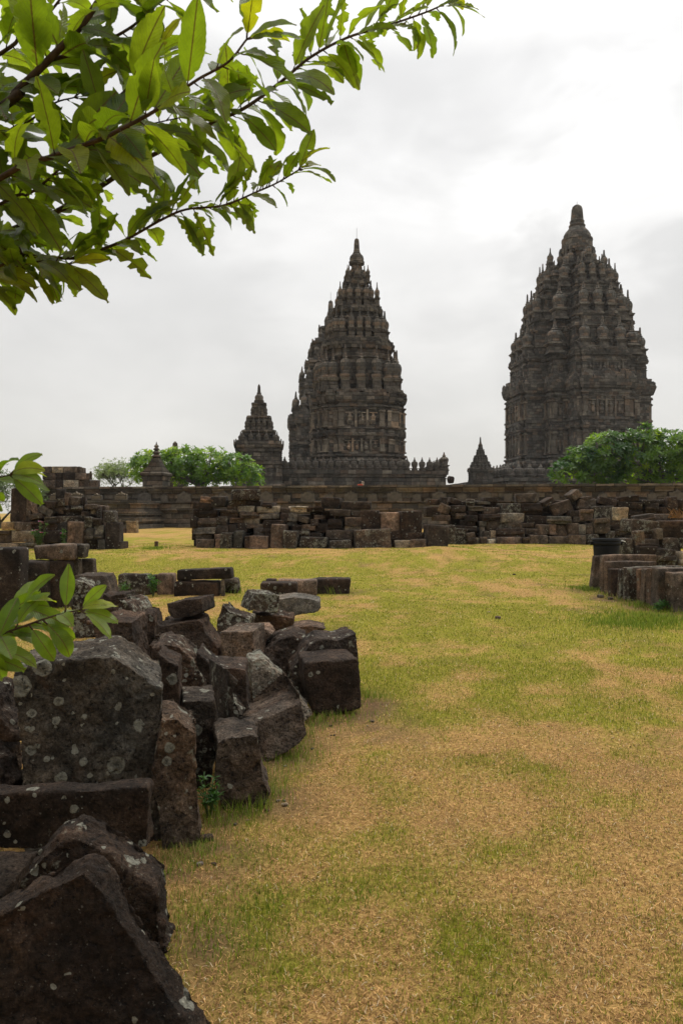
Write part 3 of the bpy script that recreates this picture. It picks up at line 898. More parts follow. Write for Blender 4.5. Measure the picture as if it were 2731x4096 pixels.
# ---- the temple that shows behind the central one
def temple_behind():
    root = empty('stone_temple', (-1.57, 113, 0), R(5))
    tag(root, 'dark stone temple mostly hidden behind the left flank of the middle temple', 'temple', 'tall temples behind the wall')
    mt = M_TEMPLE_FAR
    mb = MB(); rings(mb, [(2.6, .4), (5, .4), (5.1, 0), (6.6, .2)], 8.5, [], 1.5, .02); mb.build('terrace', mt, root)
    a, bays = 4.9, [(3.0, .9)]
    mb = MB(); rings(mb, [(6, .7), (7.5, .7), (7.6, .4), (8.2, .5), (8.6, .4), (8.65, .15), (9.2, .15)], a, bays); mb.build('base', mt, root)
    mb = MB(); rings(mb, [(9.2, 0), (10.9, 0), (10.95, .2), (11.3, .25), (11.35, .05), (11.6, 0), (13.6, 0), (13.65, .2), (14.1, .4), (14.5, .45), (14.55, .2), (15.4, .2)], a, bays)
    facade(mb, a, bays, 9.25, 10.9, .55, .15); facade(mb, a, bays, 11.6, 13.6, .55, .15)
    antefixes(mb, a, bays, 14.5, .45, .9, .8, 1.2)
    mb.build('storey', mt, root)
    def tier(z0, z1, tot, pins):
        k = tot / 5.8
        mb = MB(); H = z1 - z0
        rings(mb, [(z0, .2), (z0 + H * .12, .2), (z0 + H * .13, 0), (z0 + H * .6, 0), (z0 + H * .62, .2), (z0 + H * .75, .25), (z0 + H * .77, .05), (z0 + H * .88, .3), (z1, .25)], a * k, scaled(bays, k), .6, .03)
        antefixes(mb, a * k, scaled(bays, k), z1 - H * .1, .28, .6, .6, .9)
        o = mb.build('roof_tier', mt, root)
        for me, pts, zz in pins:
            place_pins(o, me, mt, pts, 'pinnacle', zz)
    pa = ratna_mesh('tier_pinnacle', 3.3, .55, .3); pb = ratna_mesh('tier_pinnacle', 2.6, .42, .3); pc = ratna_mesh('tier_pinnacle', 2.2, .33, .3)
    tier(15.4, 19.9, 4.3, [(pa, four([(-1.6, 5.1), (1.6, 5.1), (0, 5.1)]), 15.5), (pa, corners(4.0), 15.5)])
    tier(19.9, 23.2, 3.5, [(pb, four([(-1.1, 4.2), (1.1, 4.2), (0, 4.2)]), 19.9), (pb, corners(3.3), 19.9)])
    tier(23.2, 26.2, 2.5, [(pb, four([(-.7, 2.9), (.7, 2.9)]), 23.4), (pb, corners(2.1), 23.4)])
    tier(26.0, 28.3, 1.5, [(pc, corners(1.5), 25.8), (pc, four([(0, 1.5)]), 26.1)])
    mb = MB()
    mb.lathe([(1.1, 28.0), (1.1, 28.6), (.9, 28.7), (.95, 29.4), (.8, 29.9), (.55, 30.2), (.5, 30.6), (.40, 30.8), (.37, 31.6), (.3, 32.2), (.1, 32.4)], 18)
    mb.build('finial', mt, root)
    mb = MB(); mb.tube([(0, 0, 32.3), (0, 0, 33.6)], .022, 5); mb.build('lightning_rod', M_ROD, root)
temple_behind()

# ---- smaller shrines
def shrine(name, label, loc, rz, mt, hw, zs, pin_r, fin_r, group):
    """zs: base bottom, body bottom, body top, tier1 top, tier2 top, tier3 top, tip"""
    root = empty(name, loc, rz); tag(root, label, 'shrine', group)
    b0, z1, z2, z3, z4, z5, z6 = zs
    bays = [(hw * .62, hw * .10)]
    mb = MB(); H = z1 - b0
    rings(mb, [(b0, hw * .30), (b0 + H * .45, hw * .30), (b0 + H * .47, hw * .16), (b0 + H * .62, hw * .22), (b0 + H * .8, hw * .18), (b0 + H * .82, hw * .06), (z1, hw * .06)], hw * .9, bays, .6, .015)
    mb.build('base', mt, root)
    mb = MB(); H = z2 - z1
    rings(mb, [(z1, 0), (z1 + H * .40, 0), (z1 + H * .42, hw * .07), (z1 + H * .47, hw * .08), (z1 + H * .48, 0), (z1 + H * .78, 0), (z1 + H * .79, hw * .06), (z1 + H * .86, hw * .08), (z1 + H * .87, hw * .02), (z1 + H * .91, hw * .12), (z2, hw * .15)], hw * .9, bays, .6, .015)
    facade(mb, hw * .9, bays, z1 + .01, z1 + H * .40, hw * .14, hw * .05); facade(mb, hw * .9, bays, z1 + H * .48, z1 + H * .78, hw * .14, hw * .05)
    antefixes(mb, hw * .9, bays, z2, hw * .14, hw * .26, hw * .22, hw * .34, .12)
    mb.build('storey', mt, root)
    zz = [z2, z3, z4, z5]; ks = [.72, .49, .28]
    for i in range(3):
        k = ks[i]; H = zz[i + 1] - zz[i]
        mb = MB()
        rings(mb, [(zz[i], .05), (zz[i] + H * .6, 0), (zz[i] + H * .62, hw * .05), (zz[i] + H * .75, hw * .06), (zz[i] + H * .77, hw * .01), (zz[i] + H * .88, hw * .07), (zz[i + 1], hw * .06)], hw * .9 * k, scaled(bays, k), .5, .015)
        o = mb.build('roof_tier', mt, root)
        me = ratna_mesh('tier_pinnacle', H * .92, pin_r * (1 - .22 * i), .3)
        d = hw * k * 1.16
        place_pins(o, me, mt, corners(d * .88) + four([(0, d)] + ([(-d * .42, d), (d * .42, d)] if i < 2 else [])), 'pinnacle', zz[i] + .02)
    mb = MB(); H = z6 - z5
    mb.lathe([(fin_r, z5 - .1), (fin_r, z5 + H * .15), (fin_r * .82, z5 + H * .18), (fin_r * .86, z5 + H * .34), (fin_r * .6, z5 + H * .44), (fin_r * .42, z5 + H * .48), (fin_r * .46, z5 + H * .54), (fin_r * .34, z5 + H * .58), (fin_r * .26, z5 + H * .9), (.04, z6)], 16)
    mb.build('finial', mt, root)
SG = 'small shrines behind the wall'
shrine('stone_shrine', 'small pointed temple between the left tree and the middle temple', (-8.6, 81, 0), R(5), M_TEMPLE, 2.25, (2.8, 4.9, 8.5, 10.0, 11.5, 12.9, 14.9), .26, .52, SG)
shrine('stone_shrine', 'little dark pointed shrine in the gap between the two great temples', (17.0, 95, 0), R(5), M_TEMPLE_FAR, 1.25, (2.8, 4.2, 6.7, 7.7, 8.5, 9.2, 10.75), .17, .32, SG)

def wall_shrine(label, loc, rz, hw, zb, zt, discs):
    """square boundary shrine: plain body, stepped pyramid roof and a finial"""
    root = empty('boundary_shrine', loc, rz); tag(root, label, 'shrine', SG)
    H = zt - zb
    mb = MB()
    rings(mb, [(zb - .6, .18), (zb, .18), (zb + .02, .05), (zb + H * .17, .05), (zb + H * .18, hw * .06), (zb + H * .23, hw * .16), (zb + H * .235, hw * .06), (zb + H * .27, hw * .2), (zb + H * .31, hw * .24), (zb + H * .34, hw * .12)], hw * .82, [], .4, .012)
    facade(mb, hw * .82, [], zb + .05, zb + H * .17, .28, .05, False)
    mb.build('body', M_WALL, root)
    mb = MB()
    z = zb + H * .34; e = hw * .86
    for i in range(5):
        mb.box(-e, -e, z + .002, e, e, z + H * .028); mb.box(-e * .9, -e * .9, z + H * .029, e * .9, e * .9, z + H * .062)
        z += H * .062; e *= .80
    mb.build('roof', M_WALL, root)
    mb = MB()
    if discs:
        r = hw * .42; prof = []
        for i in range(4):
            hh = H * (.085 - .008 * i)
            prof += [(r * .55, z), (r, z + hh * .35), (r * .95, z + hh * .5), (r * .5, z + hh * .9)]
            z += hh; r *= .80
        prof += [(r * .4, z), (.02, zt)]
    else:
        prof = [(hw * .36, z), (hw * .40, z + H * .03), (hw * .30, z + H * .05), (hw * .34, z + H * .10), (hw * .27, z + H * .12), (hw * .20, zt - H * .04), (hw * .05, zt)]
    mb.lathe(prof, 16)
    mb.build('finial', M_WALL, root)
wall_shrine('square boundary shrine with stacked disc finial standing on the wall before the left tree', (-14.35, 60.2, 0), R(-8), .92, 3.4, 7.0, True)
wall_shrine('shrine hidden behind the left tree, only its blunt stone finial showing', (-18.0, 84, 0), R(5), 1.3, 3.6, 9.2, False)

# ------------------------------------------------------------------ perimeter wall and courtyard
WA = math.atan2(-8.0, 44.5)
M_ANTEFIX = simple('antefix_stone', (0.105, 0.092, 0.076), .95, .35, 3.0, .15, .03)
def make_wall():
    root = empty('perimeter_wall', (-22.46, 58, 0), WA)
    tag(root, 'long weathered stone wall with carved pointed antefixes below its coping', 'wall')
    Lw = 60.0
    T = 1.4
    def band(mb, z0, z1, y, x0=0.0, x1=Lw, step=1.1, jz=0.0):
        """course of separate blocks with slightly uneven faces"""
        x = x0
        while x < x1 - 0.05:
            w_ = min(RJ.uniform(0.6, 1.5) * step, x1 - x)
            mb.box(x + 0.004, y + RJ.uniform(-0.018, 0.018), z0 + 0.003, x + w_ - 0.004, T, z1 + RJ.uniform(-1, 1) * jz)
            x += w_
    mb = MB()
    mb.box(0.05, 0.30, -0.4, Lw, T - 0.05, 3.12)
    band(mb, -0.4, 0.62, -0.30); band(mb, 0.62, 0.78, -0.18)
    band(mb, 0.78, 1.62, 0.05, step=1.0)
    band(mb, 1.62, 1.70, -0.06); band(mb, 1.70, 1.86, -0.20); band(mb, 1.86, 1.94, -0.08)
    band(mb, 1.94, 2.22, -0.02); band(mb, 2.22, 2.30, -0.20)
    band(mb, 2.30, 2.46, 0.16, step=.9); band(mb, 2.46, 2.60, 0.10, step=.9); band(mb, 2.60, 2.84, 0.16, step=.9); band(mb, 2.84, 3.10, 0.08, step=1.1)
    x = 0.8
    while x < Lw:
        mb.box(x - .3, -0.02, 0.785, x + .3, 0.1, 1.60); x += 1.55
    mb.build('masonry', M_WALL, root)
    mb = MB(); band(mb, 3.10, 3.22, -0.10, step=1.2); band(mb, 3.22, 3.40, -0.20, step=1.1, jz=0.02)
    mb.build('coping', M_WALL, root)
    x = 8.3; i = 0
    while x < 46.0:
        s = 1.0 if i % 2 == 0 else 0.6
        s *= RJ.uniform(0.9, 1.08)
        mb = MB(); antefix_into(mb, 0, 0, 0, 0.98 * s, 0.78 * (0.5 + 0.5 * s), 0.2)
        o = mb.build('antefix', M_ANTEFIX, root); o.location = (x, -0.16, 2.30)
        x += 1.52; i += 1
    # lower projecting base at the left end
    mb = MB()
    x0, x1, y0 = 0.8, 9.6, -4.2
    for (z0, z1, e) in ((-.4, .5, .40), (.5, .72, .30), (.72, .9, .12), (.9, 1.15, .34), (1.15, 1.22, .1), (1.22, 1.36, .0), (1.36, 1.56, .22), (1.56, 1.64, .05), (1.64, 2.1, -.05), (2.1, 2.22, .12), (2.22, 2.34, .05)):
        x = x0 - e
        while x < x1 + e - .05:
            w_ = min(RJ.uniform(.7, 1.4), x1 + e - x)
            mb.box(x + .004, y0 - e + RJ.uniform(-.02, .02), z0 + .003, x + w_ - .004, -0.31, z1 - .001)
            x += w_
    mb.build('projecting_base', M_WALL, root)
    for (xx, s) in ((2.0, .8), (3.6, .95), (5.1, 1.0), (6.6, .8), (8.4, .95)):
        mb = MB(); antefix_into(mb, 0, 0, 0, .9 * s, .62 * s, .22)
        o = mb.build('antefix', M_WALL, root); o.location = (xx, y0 + .1, 2.34)
make_wall()
# raised court behind the wall
c0 = Vector((-22.46, 58, 0)); d_ = Vector((math.cos(WA), math.sin(WA), 0)); n_ = Vector((-math.sin(WA), math.cos(WA), 0))
pA = c0 + d_ * 0.3 + n_ * 0.9; pB = c0 + d_ * 59.5 + n_ * 0.9
fl = [(pA.x, pA.y), (pB.x, pB.y), (120, 60), (120, 240), (-40, 240), (-30, 90)]
v = [(x, y, 3.1) for x, y in fl] + [(x, y, -0.5) for x, y in fl]
n = len(fl)
cf = [tuple(range(n))] + [((i + 1) % n, i, n + i, n + (i + 1) % n) for i in range(n)]
M_COURT = simple('court_paving', (0.16, 0.14, 0.11), 0.95, 0.3, 1.5)
tag(mesh_obj('courtyard', pyd('courtyard', v, cf), M_COURT), kind='structure', label='raised stone courtyard behind the perimeter wall', cat='courtyard')
# ------------------------------------------------------------------ loose stones
TINT = {'d': (0.031, 0.0222, 0.0165), 'b': (0.068, 0.053, 0.041), 'g': (0.095, 0.085, 0.070), 'p': (0.25, 0.22, 0.17),
        'r': (0.112, 0.080, 0.059), 'l': (0.046, 0.036, 0.028), 'o': (0.20, 0.15, 0.085), 'k': (0.026, 0.022, 0.020)}
LICH = {'d': 0.26, 'b': 0.18, 'g': 0.3, 'p': 0.35, 'r': 0.12, 'l': 0.85, 'o': 0.2, 'k': 0.1}
RS = random.Random(2024)

def lattice(h, r, n):
    h = max(h, 1e-3); r = min(r, h * 0.6)
    inner = np.linspace(-(h - r), h - r, max(2, n))
    return [-h, -(h - r * 0.3)] + list(inner) + [h - r * 0.3, h]
def box_stone(name, sx, sy, sz, rad=0.03, amp=0.02, res=0.08, skew=0.05):
    """one block: rounded box with worn faces, knocked-off edges; origin in the middle of its underside"""
    hx, hy, hz = sx / 2, sy / 2, sz / 2
    A = [lattice(h, rad, min(16, max(2, int(2 * h / res)))) for h in (hx, hy, hz)]
    nx, ny, nz = map(len, A)
    seed = Vector((RS.uniform(0, 90), RS.uniform(0, 90), RS.uniform(0, 90)))
    idx = {}; v = []; f = []
    kx, ky = RS.uniform(-skew, skew), RS.uniform(-skew, skew)
    tx, ty = RS.uniform(-skew, skew), RS.uniform(-skew, skew)
    chipc = [Vector((RS.choice((-1, 1)) * hx, RS.choice((-1, 1)) * hy, RS.choice((-1, 1)) * hz)) for _ in range(2)]
    chipr = [RS.uniform(0.15, 0.45) * min(sx, sz) for _ in range(2)]
    lim = Vector((hx - rad, hy - rad, hz - rad))
    for i in range(nx):
        for j in range(ny):
            for k in range(nz):
                if 0 < i < nx - 1 and 0 < j < ny - 1 and 0 < k < nz - 1:
                    continue
                p = Vector((A[0][i], A[1][j], A[2][k]))
                c = Vector([max(-l, min(l, q)) for q, l in zip(p, lim)])
                d = p - c
                dn = d.normalized() if d.length > 1e-6 else Vector((0, 0, 1))
                p = c + dn * min(d.length, rad) if d.length > rad else p
                nn = mnoise.noise((p + seed) * 2.3) * 0.9 + mnoise.noise((p + seed) * 6.5) * 0.55 + mnoise.noise((p + seed) * 17) * 0.25
                p = p + dn * (amp * nn)
                for cc, cr in zip(chipc, chipr):
                    dd = (p - cc).length
                    if dd < cr:
                        p = p.lerp(c, 0.55 * (1 - dd / cr))
                t_ = p.z / sz
                p = Vector((p.x * (1 + tx * t_) + kx * p.z, p.y * (1 + ty * t_) + ky * p.z, p.z + hz))
                idx[(i, j, k)] = len(v); v.append(p)
    def quad(a, b, c, d): f.append((idx[a], idx[b], idx[c], idx[d]))
    for i in range(nx - 1):
        for j in range(ny - 1):
            quad((i, j, 0), (i, j + 1, 0), (i + 1, j + 1, 0), (i + 1, j, 0))
            quad((i, j, nz - 1), (i + 1, j, nz - 1), (i + 1, j + 1, nz - 1), (i, j + 1, nz - 1))
    for i in range(nx - 1):
        for k in range(nz - 1):
            quad((i, 0, k), (i + 1, 0, k), (i + 1, 0, k + 1), (i, 0, k + 1))
            quad((i, ny - 1, k), (i, ny - 1, k + 1), (i + 1, ny - 1, k + 1), (i + 1, ny - 1, k))
    for j in range(ny - 1):
        for k in range(nz - 1):
            quad((0, j, k), (0, j, k + 1), (0, j + 1, k + 1), (0, j + 1, k))
            quad((nx - 1, j, k), (nx - 1, j + 1, k), (nx - 1, j + 1, k + 1), (nx - 1, j, k + 1))
    return pyd(name, v, f)

def tint(o, c, lich=None):
    base = TINT[c[0]]
    k = RS.uniform(0.82, 1.2)
    li = LICH[c[0]]
    for extra in c[1:]:
        if extra == 'l': li = 0.8
        if extra == '+': k *= 1.35
        if extra == '-': k *= 0.7
    if lich is not None: li = lich
    w_ = RS.uniform(-0.06, 0.06)
    o.color = (base[0] * k * (1 + w_), base[1] * k, base[2] * k * (1 - w_), li)

def rect_stone(name, px0, py0, px1, py1, Y, c, rot=0.0, depth=None, yaw=0.0, grow=0.0, amp=None, rad=None, back=0.0, res=None):
    """a block whose front face fills the pixel box at depth Y of the photo"""
    Y = Y + back
    wd = (px1 - px0) / FPX * Y; hg = (py1 - py0) / FPX * Y + grow
    if depth is None:
        depth = min(0.75, max(0.22, RS.uniform(0.6, 1.1) * min(wd, hg * 1.6)))
    mn = min(wd, hg, depth)
    me = box_stone(name, wd, depth, hg, rad if rad else min(0.045, mn * 0.13), amp if amp is not None else min(0.025, mn * 0.05), res or max(0.045, 0.0035 * Y))
    o = mesh_obj(name, me, M_STONE, None, True)
    c0 = PT((px0 + px1) / 2, (py0 + py1) / 2, Y)
    Mr = Euler((0, R(rot), R(yaw))).to_matrix()
    base = Vector((c0.x, c0.y + depth / 2, c0.z - grow / 2)) - Mr @ Vector((0, 0, hg / 2))
    o.location = base
    o.rotation_euler = (0, R(rot), R(yaw))
    tint(o, c)
    return o

CLOUD_A = bpy.data.textures.new('worn_large', 'CLOUDS'); CLOUD_A.noise_scale = 0.22; CLOUD_A.noise_depth = 4; CLOUD_A.noise_type = 'HARD_NOISE'
CLOUD_B = bpy.data.textures.new('worn_small', 'CLOUDS'); CLOUD_B.noise_scale = 0.045; CLOUD_B.noise_depth = 3
CLOUD_C = bpy.data.textures.new('worn_far', 'CLOUDS'); CLOUD_C.noise_scale = 0.5; CLOUD_C.noise_depth = 2
def poly_stone(name, poly, Y, c, label, depth=0.4, yaw=0.0, lean=0.0, shrink=0.9, up=0.0, shift=0.0, vox=None, amp=0.03, bev=0.010, cat='stone', lich=None, front=False, mat=None):
    """a block standing at depth Y (of its lowest outline point) whose front outline is seen at these photo pixels;
    the outline lies on a real plane turned by yaw and leaning back by lean, and is given its own thickness"""
    mx_ = sum(q[0] for q in poly) / len(poly); my_ = sum(q[1] for q in poly) / len(poly)
    poly = [(mx_ + (x - mx_) * 1.045, my_ + (y - my_) * 1.03) for x, y in poly]
    low = max(poly, key=lambda q: q[1])
    P0 = PT(low[0], low[1], Y)
    nrm = Vector((math.sin(R(yaw)) * math.cos(R(lean)), -math.cos(R(yaw)) * math.cos(R(lean)), math.sin(R(lean))))
    eye = Vector((0, 0, EYE))
    fr = []
    for (px, py) in poly:
        d = PT(px, py, 1.0) - eye
        s = (P0 - eye).dot(nrm) / d.dot(nrm)
        fr.append(eye + d * s)
    cen = sum(fr, Vector()) / len(fr)
    inn = Vector((-nrm.x, -nrm.y, 0)).normalized()
    side = Vector((math.cos(R(yaw)), math.sin(R(yaw)), 0))
    n = len(fr)
    # the outline is the whole silhouette: where the back of the stone shows past its front, the traced point is on the back edge
    area = sum(poly[i][0] * poly[(i + 1) % n][1] - poly[(i + 1) % n][0] * poly[i][1] for i in range(n))
    sg = 1 if area > 0 else -1
    bk = []
    for i, p in enumerate(fr):
        q = p + inn * depth
        (ax, ay), (bx_, by) = poly[i - 1], poly[(i + 1) % n]
        nx_, ny__ = (by - ay) * sg, -(bx_ - ax) * sg
        px_, py_ = CX + q.x / q.y * FPX, CY - (q.z - EYE) / q.y * FPX
        sx_, sy_ = px_ - poly[i][0], py_ - poly[i][1]
        seen_back = (nx_ * sx_ + ny__ * sy_) > 0
        if seen_back and not front:
            k_ = 1 + depth / (p - eye).length
            b_pt = eye + (p - eye) * k_
            fr[i] = b_pt - inn * depth + (cen - p) * 0.05
            bk.append(b_pt)
        else:
            w_ = cen + (p - cen) * shrink
            w_.z = p.z - (p.z - cen.z) * (1 - shrink) * 0.5
            bk.append(w_ + inn * depth + Vector((0, 0, up)) + side * shift)
    org = Vector((cen.x, cen.y, min(p.z for p in fr + bk))) + inn * depth * 0.5
    v = [p - org for p in fr] + [p - org for p in bk]
    n = len(fr)
    f = [tuple(range(n)), tuple(range(n, 2 * n))[::-1]] + [((i + 1) % n, i, n + i, n + (i + 1) % n) for i in range(n)]
    bm = bmesh.new()
    vs = [bm.verts.new(p) for p in v]
    for q in f: bm.faces.new([vs[i] for i in q])
    bmesh.ops.recalc_face_normals(bm, faces=bm.faces)
    me = bpy.data.meshes.new(name); bm.to_mesh(me); bm.free()
    o = mesh_obj(name, me, mat or M_STONE)
    o.location = org
    size = max((p - q).length for p in fr for q in fr)
    b_ = o.modifiers.new('edge', 'BEVEL'); b_.width = bev; b_.segments = 2; b_.limit_method = 'ANGLE'; b_.angle_limit = R(25)
    rm = o.modifiers.new('grain', 'REMESH'); rm.mode = 'VOXEL'; rm.voxel_size = vox or max(0.007, min(size / 90, 0.0027 * Y)); rm.use_smooth_shade = True
    for tx, st in ((CLOUD_A, amp * 1.5), (CLOUD_B, amp * 0.85)):
        dm = o.modifiers.new('wear', 'DISPLACE'); dm.texture = tx; dm.texture_coords = 'GLOBAL'; dm.strength = st; dm.mid_level = 0.5
    tint(o, c, lich)
    tag(o, label, cat, 'broken stones of the front heap', 'thing')
    return o

# ---- front heap, nearest first (outlines in photo pixels)
FH = poly_stone
FH('stone_slab', [(380, 3400), (250, 3460), (0, 3600), (-200, 3800), (-260, 4330), (960, 4330), (840, 4080), (665, 3808), (535, 3608), (460, 3480)], 2.16, 'd-', 'nearest dark slab, its pointed top corner leaning in the bottom left of the heap', .13, 4, 8, .95, amp=.03, cat='slab', lich=.2)
FH('pointed_stone', [(350, 3258), (290, 3275), (150, 3400), (60, 3600), (60, 3900), (560, 3930), (640, 3816), (692, 3724), (668, 3560), (658, 3449), (530, 3350), (430, 3280)], 2.62, 'd-', 'dark pointed stone with a white lichen patch behind the nearest leaning slab', .20, 6, 8, .92, amp=.035, lich=.55)
FH('carved_beam', [(-160, 3178), (300, 3166), (572, 3150), (583, 3160), (583, 3390), (300, 3395), (-160, 3405)], 3.08, 'd-', 'long dark beam with pale lichen along its top edge before the lichen-ringed block', .12, 2, 2, .97, front=True, amp=.016, bev=.02, cat='beam', lich=.45)
FH('stone_block', [(-160, 3405), (158, 3396), (165, 3600), (160, 3700), (-160, 3700)], 3.05, 'b-', 'smooth brownish block under the long dark beam', .4, 2, 0, .95, amp=.015, cat='block')
FH('lichen_block', [(74, 2655), (250, 2652), (450, 2625), (545, 2690), (605, 2738), (645, 2752), (645, 2950), (648, 3100), (640, 3440), (100, 3450), (92, 3085), (68, 2760)], 3.50, 'g--', 'big upright block covered in round pale lichen rings', .66, 13, 5, .93, .015, amp=.028, bev=.012, cat='block', mat=stone_material('lichen_ring_stone', 9.0, 0.50, .4, .045, 1.5, .35), lich=.85, front=True)
FH('stone_block', [(-180, 2722), (66, 2712), (82, 2780), (84, 2960), (-180, 2975)], 3.95, 'd', 'dark block at the picture edge beside the lichen-ringed block', .4, 6, 0, .95, cat='block', lich=.6)
FH('stone_block', [(-180, 2980), (84, 2965), (96, 3160), (90, 3330), (-180, 3340)], 3.92, 'b-', 'brown block in the shadow below the dark edge block', .4, 6, 0, .95, cat='block')
FH('dark_stone', [(-120, 3020), (60, 3010), (110, 3100), (112, 3420), (-120, 3420)], 3.62, 'd', 'dark stone in the gap between the long beam and the dark edge block', .3, 0, 0, .95, cat='stone', lich=.2)
FH('stepped_slab', [(640, 2802), (703, 2796), (728, 2824), (768, 2850), (783, 2900), (788, 3050), (799, 3250), (806, 3330), (796, 3396), (650, 3414), (615, 3100)], 3.54, 'l', 'upright slab with a stepped top, right of the lichen-ringed block', .36, 14, 4, .9, amp=.026, cat='slab', lich=.6)
FH('rounded_stone', [(860, 2892), (900, 2876), (990, 2864), (1022, 2875), (1032, 2945), (1042, 3040), (1066, 3090), (1078, 3175), (1068, 3216), (980, 3248), (905, 3248), (880, 3215), (858, 3100)], 4.03, 'b', 'smooth rounded grey-brown stone standing on the grass before the angular boulder', .36, 10, 6, .86, amp=.022, bev=.025, lich=.1)
FH('upright_slab', [(728, 2748), (790, 2742), (852, 2742), (860, 2900), (860, 3050), (836, 3158), (715, 3155)], 4.34, 'l', 'dark narrow slab speckled white between the stepped slab and the rounded stone', .34, 12, 2, .92, amp=.022, cat='slab', lich=.7)
FH('upright_slab', [(630, 2612), (690, 2604), (728, 2620), (734, 2810), (738, 3120), (640, 3120)], 4.4, 'd', 'dark slab with a pale lichen strip on top, close behind the lichen-ringed block', .28, 8, 0, .95, amp=.018, cat='slab', lich=.4)
FH('thin_slab', [(862, 2700), (884, 2668), (908, 2680), (914, 2870), (890, 3060), (862, 3060)], 4.55, 'l', 'thin slab on edge with a chipped white rim, in the middle of the heap', .45, 24, 2, .95, amp=.014, bev=.012, cat='slab', lich=.75)
FH('angular_boulder', [(925, 2855), (990, 2812), (1100, 2762), (1160, 2740), (1197, 2782), (1218, 2890), (1226, 2935), (1200, 2974), (1060, 3057), (1000, 3075), (935, 3000)], 4.78, 'b', 'purplish angular boulder with a raised ridge, lying at the heap foot', .5, 12, 18, .82, .06, amp=.022, cat='boulder', lich=.12)
FH('small_stone', [(905, 2770), (930, 2750), (955, 2755), (985, 2810), (970, 2860), (905, 2950), (895, 2950)], 5.0, 'l', 'small pale-edged stone wedged behind the rounded stone', .25, 0, 10, .8, cat='stone', lich=.9)
FH('dome_stone', [(598, 2575), (640, 2540), (685, 2525), (735, 2540), (785, 2585), (815, 2640), (832, 2670), (842, 2800), (850, 3000), (640, 3000)], 5.0, 'd+', 'dome-topped stone with a pale weathered crown behind the lichen-ringed block', .45, 8, 12, .8, amp=.035, bev=.025, lich=.75)
FH('long_block', [(790, 2605), (860, 2618), (990, 2630), (1002, 2800), (1002, 2970), (790, 2970)], 5.2, 'd', 'long dark block lying behind the thin white-rimmed slab', .4, 6, 3, .95, amp=.022, cat='block', lich=.3)
FH('leaning_slab', [(990, 2612), (1045, 2595), (1085, 2640), (1145, 2705), (1200, 2770), (1240, 2830), (1247, 2860), (1215, 2892), (1100, 2905), (1010, 2800), (992, 2690)], 5.55, 'g+', 'pale grey lichen-crusted slab leaning over behind the angular boulder', .3, 10, 24, .9, amp=.028, cat='slab', lich=1.0)
FH('square_block', [(1218, 2651), (1433, 2634), (1440, 2750), (1447, 2832), (1300, 2874), (1252, 2850), (1225, 2750)], 5.85, 'd', 'big dark square block at the right end of the front heap, on the grass', .5, 10, 3, .95, .0, amp=.014, bev=.02, cat='block', lich=.12, front=True)
FH('sloping_block', [(1150, 2640), (1213, 2545), (1250, 2522), (1330, 2521), (1424, 2530), (1434, 2640), (1436, 2815), (1160, 2815)], 6.35, 'd', 'dark sloping block with white lichen spots resting behind the big square block', .45, 8, 8, .9, amp=.024, cat='block', lich=.62)
FH('boulder', [(1050, 2568), (1120, 2514), (1175, 2502), (1225, 2515), (1248, 2600), (1246, 2790), (1080, 2790), (1040, 2650)], 6.6, 'd+', 'dark boulder with pale top, between the square brown block and the sloping block', .5, 4, 15, .82, amp=.032, bev=.025, cat='boulder', lich=.5)
FH('square_block', [(880, 2530), (1010, 2527), (1012, 2622), (1010, 2800), (893, 2800), (890, 2620)], 6.25, 'b+', 'square brown block with a flat top in the middle of the front heap', .55, -6, 2, .95, .0, amp=.016, cat='block', lich=.15, front=True)
FH('pink_topped_stone', [(1012, 2502), (1035, 2490), (1080, 2492), (1097, 2512), (1094, 2535), (1068, 2548), (1060, 2600), (1060, 2780), (1012, 2780)], 6.7, 'r', 'small stone with a pale pinkish broken top beside the square brown block', .3, 0, 10, .85, cat='stone', lich=.3)
FH('wedge_stone', [(630, 2484), (680, 2467), (760, 2455), (820, 2446), (840, 2458), (846, 2490), (872, 2525), (896, 2558), (898, 2620), (900, 2810), (632, 2810)], 6.3, 'd', 'large dark wedge-shaped stone carrying a small block on top', .5, 4, 14, .85, amp=.026, cat='stone', lich=.15)
FH('small_block', [(667, 2412), (760, 2398), (806, 2390), (810, 2450), (775, 2468), (700, 2476), (678, 2460)], 6.55, 'd', 'small dark block perched on the wedge-shaped stone', .42, -8, 10, .9, .0, amp=.018, cat='block', lich=.15, front=True)
FH('rough_block', [(362, 2495), (392, 2458), (480, 2440), (585, 2448), (593, 2565), (590, 2850), (388, 2850), (385, 2560)], 6.0, 'd+', 'large rough brown-black block behind the lichen-ringed block, under the leaves', .55, 4, 6, .9, .0, amp=.03, cat='block', lich=.12)
FH('rounded_block', [(570, 2445), (600, 2426), (640, 2430), (654, 2464), (642, 2560), (642, 2720), (570, 2720)], 6.9, 'd', 'dark rounded block to the right of the rough brown-black block', .4, 4, 8, .88, amp=.026, cat='block', lich=.35)
FH('green_dome_stone', [(458, 2428), (490, 2396), (545, 2373), (590, 2385), (612, 2418), (618, 2650), (455, 2650)], 8.0, 'd+', 'dome-shaped stone with a pale green lichen cap', .5, -10, 20, .8, amp=.03, bev=.025, cat='stone', lich=1.0)
FH('triangular_stone', [(868, 2482), (892, 2416), (915, 2408), (945, 2430), (985, 2445), (1018, 2457), (1012, 2505), (1012, 2650), (868, 2650)], 8.0, 'l', 'triangular stone spotted with grey-green lichen behind the square brown block', .35, 0, 14, .85, amp=.03, lich=.9)
FH('tilted_block', [(966, 2426), (972, 2390), (990, 2356), (1065, 2358), (1118, 2382), (1106, 2456), (1015, 2442)], 8.9, 'l', 'tilted block with big pale lichen spots, highest of the front heap', .5, 16, 8, .92, amp=.022, cat='block', lich=.95)
